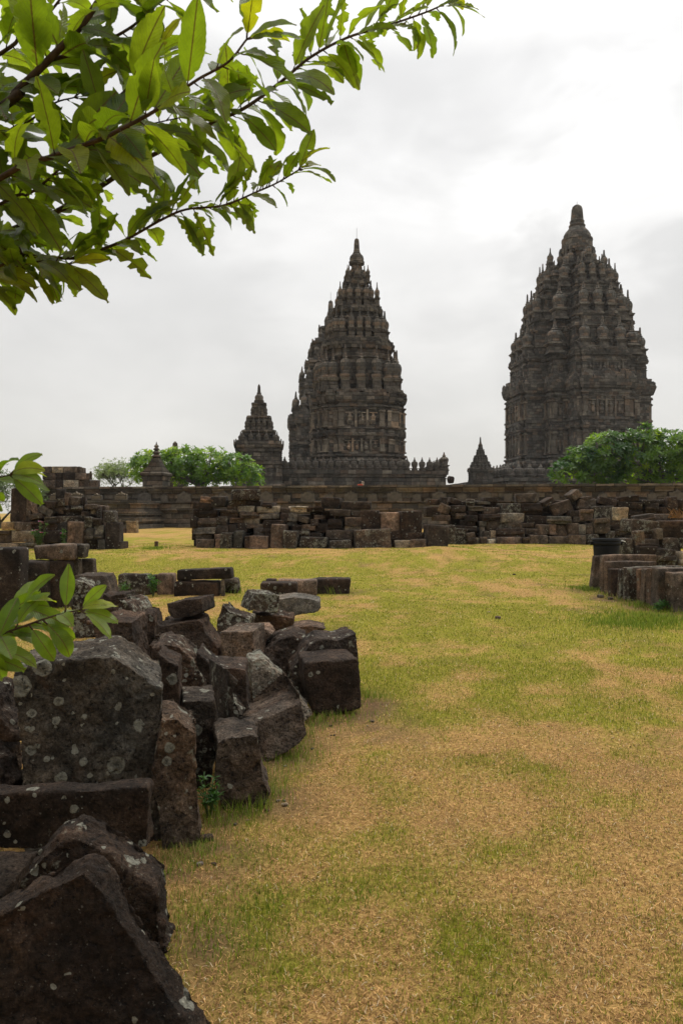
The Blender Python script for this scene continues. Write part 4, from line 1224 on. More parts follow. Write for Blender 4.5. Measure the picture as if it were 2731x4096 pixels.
FH('support_block', [(1012, 2440), (1100, 2436), (1176, 2448), (1172, 2512), (1172, 2580), (1020, 2580)], 9.0, 'd', 'dark block underneath the tilted lichen-spotted block', .5, 4, 0, .95, cat='block', lich=.4)
FH('flat_block', [(1112, 2378), (1180, 2368), (1250, 2377), (1279, 2386), (1280, 2430), (1266, 2446), (1172, 2466), (1110, 2455)], 9.9, 'g', 'grey block with flat moulded top at the back right of the front heap', .55, 2, 0, .97, amp=.014, cat='block', lich=.2)
FH('flat_brown_block', [(1168, 2484), (1232, 2478), (1294, 2490), (1296, 2520), (1296, 2570), (1168, 2570)], 9.3, 'r-', 'low flat-topped brown block behind the dark boulder', .5, 6, 0, .95, .0, amp=.02, cat='block')
FH('dark_slab', [(414, 2374), (480, 2364), (545, 2357), (548, 2396), (500, 2430), (500, 2560), (414, 2560)], 9.6, 'd', 'flat dark slab lying behind the green-capped stone', .5, 0, 6, .95, cat='slab', lich=.15)
FH('speckled_block', [(300, 2318), (370, 2318), (388, 2335), (390, 2440), (388, 2560), (290, 2560), (292, 2425)], 9.6, 'l', 'block thickly speckled with white lichen, left of the flat dark slab', .5, 12, 4, .95, cat='block', lich=1.0)
FH('grooved_slab', [(303, 2306), (350, 2288), (460, 2292), (471, 2330), (476, 2362), (478, 2530), (380, 2530)], 10.3, 'b', 'brown slab with grooves across its tilted face, behind the speckled block', .4, 0, 22, .9, amp=.02, cat='slab', lich=.3)

# ---- middle ground: two short rows on the lawn and the stones on the left
def mid(name, px0, py0, px1, py1, Y, c, label, cat='block', grp='blocks lying on the lawn', **k):
    o = rect_stone(name, px0, py0, px1, py1, Y, c, **k)
    return tag(o, label, cat, grp, 'thing')
mid('stone_block', 472, 2298, 600, 2376, 14.2, 'l', 'lichen-stained block by green weeds, left of the pinkish square block', grow=.06)
mid('stone_block', 604, 2300, 640, 2378, 14.6, 'd', 'dark block half hidden behind the pinkish square block', grow=.06)
mid('stone_block', 628, 2296, 693, 2381, 14.2, 'r+', 'pinkish-brown square block beside the green weeds', grow=.06, depth=.35)
mid('stone_beam', 708, 2277, 924, 2318, 14.0, 'd', 'long dark beam lying on top of another block', 'beam', rot=-2.2, depth=.38)
mid('stone_block', 697, 2328, 874, 2384, 13.95, 'd', 'dark block under the long beam on its back', grow=.08, depth=.5, rot=.5)
mid('stone_post', 884, 2318, 897, 2378, 14.0, 'g', 'thin upright stone piece next to the stacked beam', 'stone', grow=.05, depth=.12)
mid('stone_lump', 895, 2314, 954, 2368, 14.5, 'l', 'lumpy lichen-covered stone right of the stacked beam', 'stone', amp=.05, rad=.1, grow=.06)
mid('stone_block', 1040, 2332, 1186, 2379, 13.8, 'd', 'dark moulded block at the left of three behind the tilted lichen block', grow=.06, depth=.4)
mid('stone_lump', 1062, 2316, 1106, 2336, 14.6, 'd', 'small dark lump showing above the dark moulded block', 'stone', grow=.3)
mid('stone_slab', 1108, 2319, 1266, 2381, 14.2, 'r+', 'rough grey-brown slab between two dark moulded blocks', 'slab', grow=.06, depth=.3)
mid('stone_beam', 1240, 2315, 1400, 2382, 14.5, 'd', 'long dark beam with stepped mouldings, right end of its row on the lawn', 'beam', grow=.06, depth=.35)
LG = 'stones at the left edge'
mid('tall_slab', -60, 2190, 78, 2480, 11.0, 'd', 'tall smooth dark slab standing at the left edge of the picture', 'slab', LG, depth=.35, amp=.01, grow=.1)
mid('broken_block', 136, 2182, 280, 2241, 12.4, 'b', 'broken brown block lying on top of the moulded pillar piece', 'block', LG, rot=-1, amp=.035)
mid('broken_block', 258, 2178, 334, 2230, 12.7, 'g-', 'grey broken block beside the brown one, overhanging at its right end', 'block', LG, rot=4, amp=.035)
mid('pillar_piece', 80, 2246, 186, 2480, 12.2, 'd+', 'pillar piece with a moulded cap next to the tall smooth slab', 'pillar', LG, depth=.5)
mid('stone_block', 190, 2243, 276, 2470, 12.4, 'd', 'plain dark block right of the moulded pillar piece', 'block', LG)
mid('stone_block', 273, 2236, 318, 2440, 12.8, 'g-', 'narrow grey block with a pale streak', 'block', LG)
mid('stone_block', 313, 2234, 376, 2420, 13.0, 'b-', 'brown block ending the stack at the left edge', 'block', LG)
# moulded caps on those pieces
def ledge(parent, dx, dy, dz, z, c):
    bx = box_stone('moulding', dx, dy, dz, .02, .01, .06)
    o = mesh_obj('moulding', bx, M_STONE, parent, True); o.location = (0, 0, z); o.color = parent.color

# ---- the heaps farther back: every block of every course
def heap(zo, zs, Yb, group, pile, rows):
    """rows = (course name, depth step, entries); entry = (x0, y0, x1, y1, tint[, tilt]) in enlarged photo pixels"""
    for (course, back, lead, ents) in rows:
        ents = sorted(ents, key=lambda e: e[0])
        for i, e in enumerate(ents):
            x0, y0, x1, y1, c = e[:5]
            rot = e[5] if len(e) > 5 else RS.uniform(-2.4, 2.4)
            px0, px1 = zo[0] + x0 / zs, zo[0] + x1 / zs
            py0, py1 = zo[1] + y0 / zs, zo[1] + y1 / zs
            asp = (px1 - px0) / max(1.0, py1 - py0)
            kind = 'beam' if asp > 2.6 else ('slab' if asp < 0.62 else 'block')
            nm = {'beam': 'stone_beam', 'slab': 'upright_slab', 'block': 'stone_block'}[kind]
            o = rect_stone(nm, px0, py0, px1, py1, Yb, c, rot, grow=0.10 if lead else 0.0, back=back + RS.uniform(0, .22), yaw=RS.uniform(-14, 14), depth=RS.uniform(.5, .8) if lead or asp > 1.2 else None)
            look = {'d': 'dark', 'b': 'brown', 'g': 'grey', 'p': 'pale', 'r': 'reddish-brown', 'l': 'lichen-blotched', 'o': 'ochre', 'k': 'black'}[c[0]]
            til = 'tilted ' if abs(rot) >= 7 else ''
            # place: counted from the nearer end of its course
            nL, nR = i + 1, len(ents) - i
            words = ['', 'first', 'second', 'third', 'fourth', 'fifth', 'sixth', 'seventh', 'eighth', 'ninth', 'tenth', 'eleventh', 'twelfth', 'thirteenth', 'fourteenth', 'fifteenth']
            where = ('%s from the left' % words[nL]) if nL <= nR else ('%s from the right' % words[nR])
            tag(o, '%s%s %s in the %s of the %s, %s' % (til, look, kind, course, pile, where), kind, group, 'thing')
            if kind != 'slab' and RS.random() < .30:
                xs = [q.co for q in o.data.vertices]
                w_ = max(q.x for q in xs) - min(q.x for q in xs); d_ = -min(q.y for q in xs); h_ = max(q.z for q in xs)
                hb_ = h_ * RS.uniform(.2, .34)
                m_ = mesh_obj('moulding', box_stone('moulding', w_ * RS.uniform(.9, 1.0), .10, hb_, .014, .008, .08), M_STONE, o, True)
                m_.location = (0, -d_ - RS.uniform(-.01, .025), RS.choice((h_ - hb_ - .01, .01, h_ * .36)))
                m_.color = o.color
S3 = 2.992
def sh(ents, dx):
    return [(e[0] + dx, e[1], e[2] + dx, *e[3:]) for e in ents]
A = 1436   # second enlargement of the same heap starts 480 photo px further right
mid_rows = [
 ('front row', 0.0, True, [(90, 770, 305, 878, 'b'), (325, 768, 402, 875, 'r'), (398, 690, 530, 888, 'l'), (548, 668, 662, 884, 'g-'), (665, 735, 752, 888, 'd'), (748, 730, 965, 888, 'r'), (1010, 590, 1170, 888, 'r', 3), (1150, 668, 1312, 888, 'lg', 4), (1345, 745, 1672, 898, 'l')]
    + sh([(258, 785, 512, 916, 'l', -2), (560, 650, 990, 922, 'bl'), (1045, 782, 1250, 918, 'p', -2), (1250, 770, 1442, 898, 'b'), (1412, 602, 1672, 890, 'b-', 5)], A)),
 ('second row', 0.45, False, [(92, 708, 285, 772, 'g'), (318, 704, 432, 770, 'r'), (500, 588, 600, 700, 'd'), (590, 580, 705, 740, 'd'), (790, 630, 905, 740, 'b'), (925, 640, 1015, 880, 'b-'), (918, 540, 1172, 690, 'd'), (1296, 680, 1365, 885, 'd')]
    + sh([(0, 690, 188, 760, 'd'), (222, 660, 560, 785, 'b'), (990, 664, 1205, 800, 'd', -4), (1184, 650, 1295, 780, 'l', -12), (640, 425, 872, 665, 'd'), (866, 446, 1095, 692, 'r+'), (1100, 430, 1352, 770, 'd')], A)),
 ('third course', 0.55, False, [(88, 630, 356, 710, 'g'), (358, 600, 503, 697, 'b'), (690, 588, 928, 638, 'b'), (1235, 600, 1352, 662, 'd'), (1378, 594, 1542, 664, 'b'), (1338, 645, 1482, 750, 'l')]
    + sh([(94, 574, 272, 690, 'd'), (264, 530, 432, 642, 'd'), (438, 504, 638, 614, 'b'), (434, 612, 638, 656, 'p')], A)),
 ('fourth course', 0.6, False, [(28, 500, 112, 632, 'd'), (108, 514, 370, 632, 'b'), (364, 500, 494, 600, 'l'), (500, 511, 664, 574, 'r'), (670, 517, 872, 587, 'p-'), (1102, 464, 1208, 572, 'd'), (1195, 458, 1312, 612, 'g', 10), (1310, 492, 1472, 562, 'g-', 15), (1472, 530, 1570, 612, 'd')]
    + sh([(90, 480, 202, 532, 'r'), (264, 414, 512, 490, 'b', 2), (518, 430, 642, 496, 'b')], A)),
 ('fifth course', 0.66, False, [(70, 408, 150, 505, 'd'), (140, 410, 352, 512, 'd'), (398, 414, 614, 507, 'b-'), (610, 440, 852, 520, 'b', 3), (853, 464, 1092, 526, 'g'), (1098, 394, 1212, 472, 'b')]),
 ('sixth course', 0.7, False, [(58, 330, 292, 410, 'd', 5), (458, 357, 612, 431, 'b'), (612, 370, 814, 446, 'pl'), (818, 374, 1098, 450, 'pl'), (1213, 374, 1422, 441, 'p'), (1420, 384, 1572, 441, 'd')]),
 ('top course', 0.75, False, [(138, 258, 302, 342, 'r', 8), (283, 258, 456, 386, 'b-'), (474, 295, 694, 369, 'l'), (694, 304, 876, 382, 'd'), (908, 330, 1032, 400, 'd')]
    + sh([(60, 380, 192, 442, 'd'), (98, 314, 182, 384, 'b'), (178, 268, 402, 402, 'd-'), (404, 320, 766, 412, 'b-')], A)),
 ('capstone level', 0.6, False, [(515, 172, 850, 302, 'dl')]),
]
heap((750, 1900), S3, 26.5, 'blocks of the middle heap', 'middle heap', mid_rows)
B = 1547
right_rows = [
 ('front row', 0.0, True, [(283, 600, 402, 822, 'l'), (330, 640, 548, 828, 'l-'), (548, 690, 650, 828, 'b', -12), (640, 752, 682, 832, 'p'), (684, 740, 766, 838, 'b'), (770, 768, 862, 840, 'p'), (850, 760, 902, 834, 'g'), (895, 742, 1172, 840, 'r'), (1178, 745, 1268, 828, 'b'), (1280, 718, 1496, 830, 'b+'), (1495, 735, 1752, 830, 'b')]
    + sh([(188, 717, 402, 825, 'b'), (400, 710, 548, 805, 'lp')], B)),
 ('second course', 0.2, False, [(400, 610, 662, 692, 'd'), (678, 618, 742, 748, 'g'), (728, 668, 812, 768, 'b'), (808, 664, 872, 768, 'p'), (884, 640, 1227, 752, 'd+'), (1228, 643, 1378, 717, 'b'), (1373, 594, 1502, 717, 'b+')]
    + sh([(-45, 595, 46, 722, 'r'), (45, 600, 181, 737, 'b+'), (178, 574, 320, 714, 'b+'), (320, 592, 406, 714, 'g'), (404, 575, 494, 710, 'b'), (490, 520, 692, 702, 'b', -4), (658, 670, 762, 758, 'lp'), (758, 645, 890, 722, 'b')], B)),
 ('third course', 0.35, False, [(455, 540, 642, 614, 'd'), (758, 544, 887, 664, 'b'), (678, 554, 762, 617, 'g'), (883, 561, 1207, 647, 'l+'), (1208, 574, 1342, 632, 'b')]
    + sh([(-40, 495, 247, 587, 'g'), (248, 500, 402, 567, 'b'), (688, 545, 877, 652, 'd'), (868, 530, 982, 642, 'g')], B)),
 ('fourth course', 0.45, False, [(128, 480, 327, 552, 'r-'), (383, 455, 507, 522, 'b+'), (510, 480, 660, 560, 'd'), (688, 470, 917, 547, 'd'), (868, 494, 922, 557, 'b'), (918, 455, 1212, 567, 'g+'), (1223, 485, 1507, 590, 'd', 4)]
    + sh([(188, 425, 332, 502, 'd'), (333, 410, 492, 552, 'r+'), (488, 370, 747, 527, 'l', -3), (700, 384, 907, 548, 'p'), (905, 440, 1077, 522, 'd')], B)),
 ('fifth course', 0.6, False, [(30, 380, 200, 500, 'd'), (200, 352, 340, 466, 'b+', 24), (338, 364, 522, 442, 'd'), (708, 384, 917, 472, 'b-'), (923, 340, 1182, 462, 'lg'), (1178, 340, 1422, 478, 'd'), (558, 370, 737, 428, 'g'), (328, 435, 452, 492, 'b'), (520, 430, 640, 490, 'd')]
    + sh([(0, 320, 245, 470, 'b', -20), (310, 300, 425, 420, 'b', 16), (400, 290, 532, 412, 'b', -8), (575, 275, 785, 362, 'd', 14), (788, 320, 1082, 402, 'd'), (1138, 340, 1292, 452, 'd'), (1378, 260, 1502, 462, 'd'), (1290, 380, 1400, 470, 'd')], B)),
 ('top course', 0.7, False, [(58, 290, 212, 357, 'd'), (205, 265, 297, 342, 'd', 9), (312, 285, 452, 357, 'd', 20), (538, 290, 642, 372, 'l'), (638, 315, 792, 352, 'g'), (728, 270, 902, 322, 'd'), (1128, 220, 1372, 334, 'b'), (1420, 290, 1568, 352, 'd', -28)]
    + sh([(215, 190, 345, 290, 'b', -38), (338, 260, 492, 312, 'b', -8), (798, 252, 1052, 322, 'd', -7), (1050, 300, 1332, 352, 'd'), (1330, 290, 1560, 380, 'd')], B)),
]
heap((1690, 1900), S3, 30.0, 'blocks of the right-hand heap', 'right-hand heap', right_rows)
near_rows = [
 ('lowest row', 0.0, True, [(868, 760, 987, 922, 'l'), (1000, 850, 1252, 1002, 'd'), (1248, 886, 1487, 1064, 'lb', 4), (1480, 922, 1660, 1110, 'p')]),
 ('middle row', 0.2, False, [(988, 664, 1112, 882, 'l+', -7), (1048, 768, 1302, 852, 'b'), (1298, 752, 1532, 918, 'l+'), (1542, 752, 1680, 882, 'lp')]),
 ('upper row', 0.35, False, [(938, 540, 1302, 704, 'l', 6), (1232, 640, 1322, 772, 'g'), (1298, 545, 1660, 772, 'd')]),
 ('topmost row', 0.55, False, [(1030, 475, 1252, 545, 'b', -10), (1283, 468, 1432, 545, 'b')]),
]
heap((2207, 1900), S3, 20.0, 'blocks of the bin-side cluster', 'bin-side cluster', near_rows)
left_rows = [
 ('bottom course', 0.0, True, [(-60, 1055, 233, 1124, 'p-'), (235, 1050, 522, 1124, 'p-'), (812, 798, 1026, 1134, 'r'), (1040, 1008, 1167, 1134, 'd'), (1168, 1012, 1247, 1138, 'g-'), (1248, 808, 1416, 1142, 'k'), (1408, 1040, 1457, 1142, 'd')]),
 ('second course', 0.05, False, [(-60, 905, 138, 1052, 'b'), (138, 905, 436, 1048, 'p-'), (434, 915, 524, 1052, 'd'), (520, 905, 752, 1052, 'd'), (1028, 880, 1122, 1012, 'g-'), (1118, 950, 1242, 1012, 'g-')]),
 ('third course', 0.1, False, [(8, 800, 156, 897, 'o'), (157, 800, 347, 902, 'b+'), (344, 800, 692, 907, 'd'), (690, 800, 812, 1050, 'k'), (1128, 845, 1242, 952, 'p-'), (1013, 738, 1102, 872, 'l'), (1118, 758, 1202, 842, 'b-'), (1248, 668, 1377, 814, 'l')]),
 ('fourth course', 0.2, False, [(133, 395, 332, 802, 'd+'), (310, 420, 366, 802, 'b'), (368, 705, 502, 772, 'b+', -10), (513, 738, 662, 802, 'g-'), (662, 728, 1002, 812, 'l')]),
 ('upper jumble', 0.35, False, [(368, 590, 442, 712, 'r', -18), (452, 625, 642, 710, 'g-', 28), (612, 600, 762, 690, 'b-', 28), (758, 640, 962, 722, 'd'), (688, 520, 762, 612, 'l'), (848, 608, 982, 672, 'l'), (1008, 594, 1162, 652, 'b'), (1068, 648, 1157, 712, 'p-'), (1148, 618, 1202, 762, 'd'), (960, 670, 1070, 745, 'd'), (560, 560, 690, 640, 'd'), (440, 560, 560, 620, 'd')]),
 ('top', 0.45, False, [(768, 450, 822, 602, 'r', 8), (818, 500, 982, 602, 'b', 7), (664, 408, 772, 532, 'k'), (980, 500, 1020, 600, 'd')]),
]
heap((0, 1820), S3, 26.0, 'blocks of the left heap', 'left heap', left_rows)
tag(rect_stone('stone_block', 505, 2084, 547, 2126, 44, 'o', depth=.5, grow=.12), 'lone ochre block on the grass at the foot of the wall', 'block')
tag(rect_stone('flat_stone', 472, 2112, 506, 2126, 44, 'b', depth=.5, grow=.12), 'flat brown stone beside the lone ochre block', 'stone')
# dark cores that the heaps lean against
def cores(Y, spans, group, label):
    for (x0, y0, x1, y1) in spans:
        n = max(1, int((x1 - x0) / 46))
        for r_ in range(max(1, int((y1 - y0) / 30))):
            for i in range(n):
                a0 = x0 + (x1 - x0) * i / n + RS.uniform(-6, 6); a1 = x0 + (x1 - x0) * (i + 1) / n + RS.uniform(-6, 6)
                rows_ = max(1, int((y1 - y0) / 30)); b0 = y1 - (y1 - y0) * (r_ + 1) / rows_; b1 = y1 - (y1 - y0) * r_ / rows_
                o = rect_stone('stone_block', a0, b0 + RS.uniform(-4, 4), a1, b1, Y, RS.choice('ddkb'), RS.uniform(-6, 6), grow=.12 if r_ == 0 else .03, depth=.6, back=RS.uniform(0, .25))
                tag(o, label, 'block', group, 'thing')
cores(27.75, [(770, 2040, 1000, 2190), (1000, 2055, 1235, 2195), (1235, 2045, 1440, 2195), (1440, 2090, 1690, 2195)], 'core blocks of the middle heap', 'dark block deep inside the middle heap behind its front courses')
cores(31.0, [(1795, 2005, 1990, 2172), (1990, 2020, 2210, 2172), (2210, 2000, 2400, 2172), (2400, 2000, 2740, 2172)], 'core blocks of the right-hand heap', 'dark block deep inside the right-hand heap behind its front courses')
cores(26.7, [(120, 2020, 420, 2190)], 'core blocks of the left heap', 'dark block deep inside the left heap behind its front courses')

# ---- the row of slabs standing on edge at the right
def slab_row():
    # left edge x, top y, foot y (photo px), depth, width to the right, thickness, tint, label
    S = [(2362, 2224, 2364, 15.2, .24, .16, 'b', 'small leaning slab at the far end of the slab row, next to the bin', 6),
         (2408, 2220, 2368, 14.75, 1.10, .16, 'b+', 'tall long slab with a pale sloping top edge in the row by the bin', 0),
         (2424, 2246, 2374, 14.4, .95, .16, 'b', 'slab with a grooved top edge in front of the tall long slab', 0),
         (2441, 2276, 2382, 14.05, .50, .16, 'd+', 'short dark slab with a white-streaked edge in the slab row', 0),
         (2476, 2278, 2390, 13.75, .35, .16, 'l', 'narrow lichen-flecked slab in the middle of the slab row', 3),
         (2512, 2268, 2402, 13.45, 1.05, .24, 'lb', 'thick slab with a greenish lichen edge in the slab row', -2),
         (2556, 2276, 2412, 13.1, .80, .15, 'r', 'reddish slab between the greenish slab and the wide one', 0),
         (2574, 2276, 2418, 12.85, .70, .18, 'b', 'brown slab third from the near end of the slab row', 0),
         (2602, 2274, 2426, 12.55, .95, .2, 'r-', 'rust-streaked slab close to the near end of the slab row', 0),
         (2630, 2272, 2434, 12.3, 1.0, .3, 'b', 'wide slab with a square hole in the near part of the slab row', 0),
         (2690, 2292, 2446, 12.05, .8, .26, 'b+', 'nearest slab of the row, cut by the right picture edge', 0)]
    for (x, yt, yb, Y, wd, th, c, lab, lean) in S:
        p = PT(x, yb, Y); top = PT(x, yt, Y)
        hg = top.z - p.z + .07
        me = box_stone('upright_slab', wd, th, hg, .022, .014, .05, .04)
        o = mesh_obj('upright_slab', me, M_STONE, None, True)
        yaw = R(RS.uniform(-3, 6) + 4)
        o.location = (p.x + math.cos(yaw) * wd / 2, p.y + th / 2 + math.sin(yaw) * wd / 2, p.z - .07)
        o.rotation_euler = (0, R(lean), yaw)
        tint(o, c)
        tag(o, lab, 'slab', 'slabs standing in a row', 'thing')
slab_row()
# ------------------------------------------------------------------ foliage
def leaf_material(name, top, glow, rough=0.45, tr=0.42, veins=True):
    m, t, b = mat_new(name)
    uv = N(t, 'ShaderNodeUVMap'); uv.uv_map = 'UVMap'
    sp = N(t, 'ShaderNodeSeparateXYZ'); L(t, uv.outputs[0], sp.inputs[0])
    at = N(t, 'ShaderNodeVertexColor', layer_name='tint')
    tcn = N(t, 'ShaderNodeTexCoord')
    base = mixc(t, 1.0, top, at.outputs[0], 'MULTIPLY')
    gl = mixc(t, 1.0, glow, at.outputs[0], 'MULTIPLY')
    mot = ramp(t, noise(t, tcn.outputs['Object'], 28, 4, 0.6), [(0.3, 0.78), (0.7, 1.2)])
    base = mixc(t, 1.0, base, mot, 'MULTIPLY'); gl = mixc(t, 1.0, gl, mot, 'MULTIPLY')
    brn = ramp(t, noise(t, tcn.outputs['Object'], 13, 4, 0.65), [(0.66, 0.0), (0.72, 0.7)])
    base = mixc(t, brn, base, (0.13, 0.075, 0.025)); gl = mixc(t, brn, gl, (0.16, 0.085, 0.015))
    if veins:
        au = mth(t, 'ABSOLUTE', mth(t, 'SUBTRACT', sp.outputs[0], 0.5))
        sv = mth(t, 'FRACT', mth(t, 'MULTIPLY', mth(t, 'SUBTRACT', sp.outputs[1], mth(t, 'MULTIPLY', au, 0.55)), 15.0))
        svm = ramp(t, sv, [(0.0, 1.0), (0.10, 0.0), (0.9, 0.0), (1.0, 1.0)])
        midr = ramp(t, au, [(0.012, 1.0), (0.035, 0.0)])
        base = mixc(t, mth(t, 'MULTIPLY', svm, 0.30), base, (0.17, 0.21, 0.06))
        base = mixc(t, mth(t, 'MULTIPLY', midr, 0.85), base, (0.19, 0.11, 0.04))
        gl = mixc(t, mth(t, 'MULTIPLY', svm, 0.35), gl, (0.06, 0.08, 0.01))
        gl = mixc(t, mth(t, 'MULTIPLY', midr, 0.9), gl, (0.07, 0.035, 0.01))
        bump(t, b, mth(t, 'ADD', mth(t, 'MULTIPLY', svm, -0.6), ramp(t, sv, [(0.0, 0.0), (0.5, 1.0), (1.0, 0.0)])), 0.5, 0.003)
    L(t, base, b.inputs['Base Color'])
    b.inputs['Roughness'].default_value = rough
    b.inputs['Specular IOR Level'].default_value = 0.45
    trn = N(t, 'ShaderNodeBsdfTranslucent'); L(t, gl, trn.inputs[0])
    mx = N(t, 'ShaderNodeMixShader'); mx.inputs[0].default_value = tr
    L(t, b.outputs[0], mx.inputs[1]); L(t, trn.outputs[0], mx.inputs[2])
    L(t, mx.outputs[0], t.nodes['Material Output'].inputs[0])
    return m
M_LEAF = leaf_material('guava_leaf', (0.060, 0.100, 0.018), (0.35, 0.46, 0.016), 0.42, 0.55)
M_SPRAY = leaf_material('bright_leaf', (0.10, 0.165, 0.020), (0.30, 0.46, 0.02), 0.4, 0.46)
M_ROSETTE = leaf_material('rosette_leaf', (0.070, 0.150, 0.016), (0.22, 0.42, 0.012), 0.38, 0.42, False)
M_FARLEAF = leaf_material('pale_far_leaf', (0.10, 0.135, 0.055), (0.16, 0.22, 0.06), 0.6, 0.4, False)
M_WEED = leaf_material('weed_leaf', (0.040, 0.105, 0.020), (0.10, 0.26, 0.02), 0.5, 0.4, False)

class Leaves:
    def __init__(s):
        s.V = []; s.F = []; s.UV = []; s.C = []; s.n = 0
    def grid(s, V, nu, nv, UV, col):
        """V: (nv*nu,3) rows along the leaf"""
        s.V.append(V); s.UV.append(UV)
        s.C.append(np.tile(col, (len(V), 1)))
        i, j = np.meshgrid(np.arange(nu - 1), np.arange(nv - 1))
        q = np.stack([j * nu + i, j * nu + i + 1, (j + 1) * nu + i + 1, (j + 1) * nu + i], -1).reshape(-1, 4) + s.n
        s.F.append(q); s.n += len(V)
    def build(s, name, mat, parent):
        V = np.concatenate(s.V); F = np.concatenate(s.F); UV = np.concatenate(s.UV); C = np.concatenate(s.C)
        me = bpy.data.meshes.new(name)
        me.vertices.add(len(V)); me.vertices.foreach_set('co', V.astype(np.float32).ravel())
        me.loops.add(F.size); me.loops.foreach_set('vertex_index', F.astype(np.int32).ravel())
        me.polygons.add(len(F)); me.polygons.foreach_set('loop_start', (np.arange(len(F)) * 4).astype(np.int32))
        me.update(calc_edges=True)
        u = me.uv_layers.new(name='UVMap')
        u.data.foreach_set('uv', UV[F.ravel()].astype(np.float32).ravel())
        pcolor(me, 'tint', C)
        me.polygons.foreach_set('use_smooth', [True] * len(me.polygons))
        return mesh_obj(name, me, mat, parent)

def big_leaf(L_, p, d, nrm, length, width, ragged, droop, fold, twist, col, rng):
    """one broad leaf from point p along d, its upper face towards nrm; edges chewed"""
    d = d.normalized(); x = d.cross(nrm).normalized(); z = x.cross(d).normalized()
    nu, nv = 9, 26
    tv = np.linspace(0, 1, nv)
    prof = np.sin(np.pi * np.clip(tv, 0, 1) ** 0.85) ** 0.75 * (0.72 + 0.42 * tv)
    prof = np.maximum(prof / prof.max(), 0.02)
    prof[-1] = 0.10 if rng.random() < 0.6 else 0.35
    prof[0] = 0.03
    cut = np.ones((2, nv))
    for s_ in (0, 1):
        ph = rng.uniform(0, 9)
        cut[s_] -= 0.05 * ragged * np.abs(np.sin(tv * 40 + ph))
        for _ in range(rng.integers(1, 4 + int(5 * ragged))):
            c = rng.uniform(0.12, 0.98); w_ = rng.uniform(0.015, 0.07); dp = rng.uniform(0.10, 0.55) * ragged
            cut[s_] -= dp * (np.abs(tv - c) < w_) * rng.uniform(0.6, 1.0, nv)
        cut[s_] = np.clip(cut[s_], 0.15, 1)
    us = np.linspace(-1, 1, nu)
    V = np.zeros((nv, nu, 3)); UV = np.zeros((nv, nu, 2))
    ang = droop * tv ** 1.4
    # centre line bends down within the d-z plane
    dl = length / (nv - 1)
    cy = np.concatenate([[0], np.cumsum(np.cos(ang[:-1]) * dl)]); cz = np.concatenate([[0], np.cumsum(-np.sin(ang[:-1]) * dl)])
    wav = rng.uniform(0, 6.28)
    for j in range(nv):
        tw = twist * tv[j]
        for i in range(nu):
            u = us[i]
            wd = width * 0.5 * prof[j] * cut[0 if u < 0 else 1][j]
            xx = u * wd
            zz = abs(u) ** 1.3 * width * 0.5 * prof[j] * fold + 0.03 * width * math.sin(tv[j] * 17 + wav + (2 if u < 0 else 0)) * abs(u) ** 2
            xr = xx * math.cos(tw) - zz * math.sin(tw); zr = xx * math.sin(tw) + zz * math.cos(tw)
            # local frame follows the bend
            ca, sa = math.cos(ang[j]), math.sin(ang[j])
            yy = cy[j] + zr * sa; z2 = cz[j] + zr * ca
            q = p + x * xr + d * yy + z * z2
            V[j, i] = (q.x, q.y, q.z)
            UV[j, i] = (0.5 + 0.5 * u * prof[j], tv[j])
    L_.grid(V.reshape(-1, 3), nu, nv, UV.reshape(-1, 2), np.array(col))

def catmull(pts, per=6):
    pts = [Vector(p) for p in pts]
    P = [pts[0] * 2 - pts[1]] + pts + [pts[-1] * 2 - pts[-2]]
    out = []
    for i in range(1, len(P) - 2):
        for k in range(per):
            t = k / per
            a, b_, c, d = P[i - 1], P[i], P[i + 1], P[i + 2]
            out.append(0.5 * ((2 * b_) + (c - a) * t + (2 * a - 5 * b_ + 4 * c - d) * t * t + (3 * b_ - a - 3 * c + d) * t ** 3))
    out.append(pts[-1])
    return out

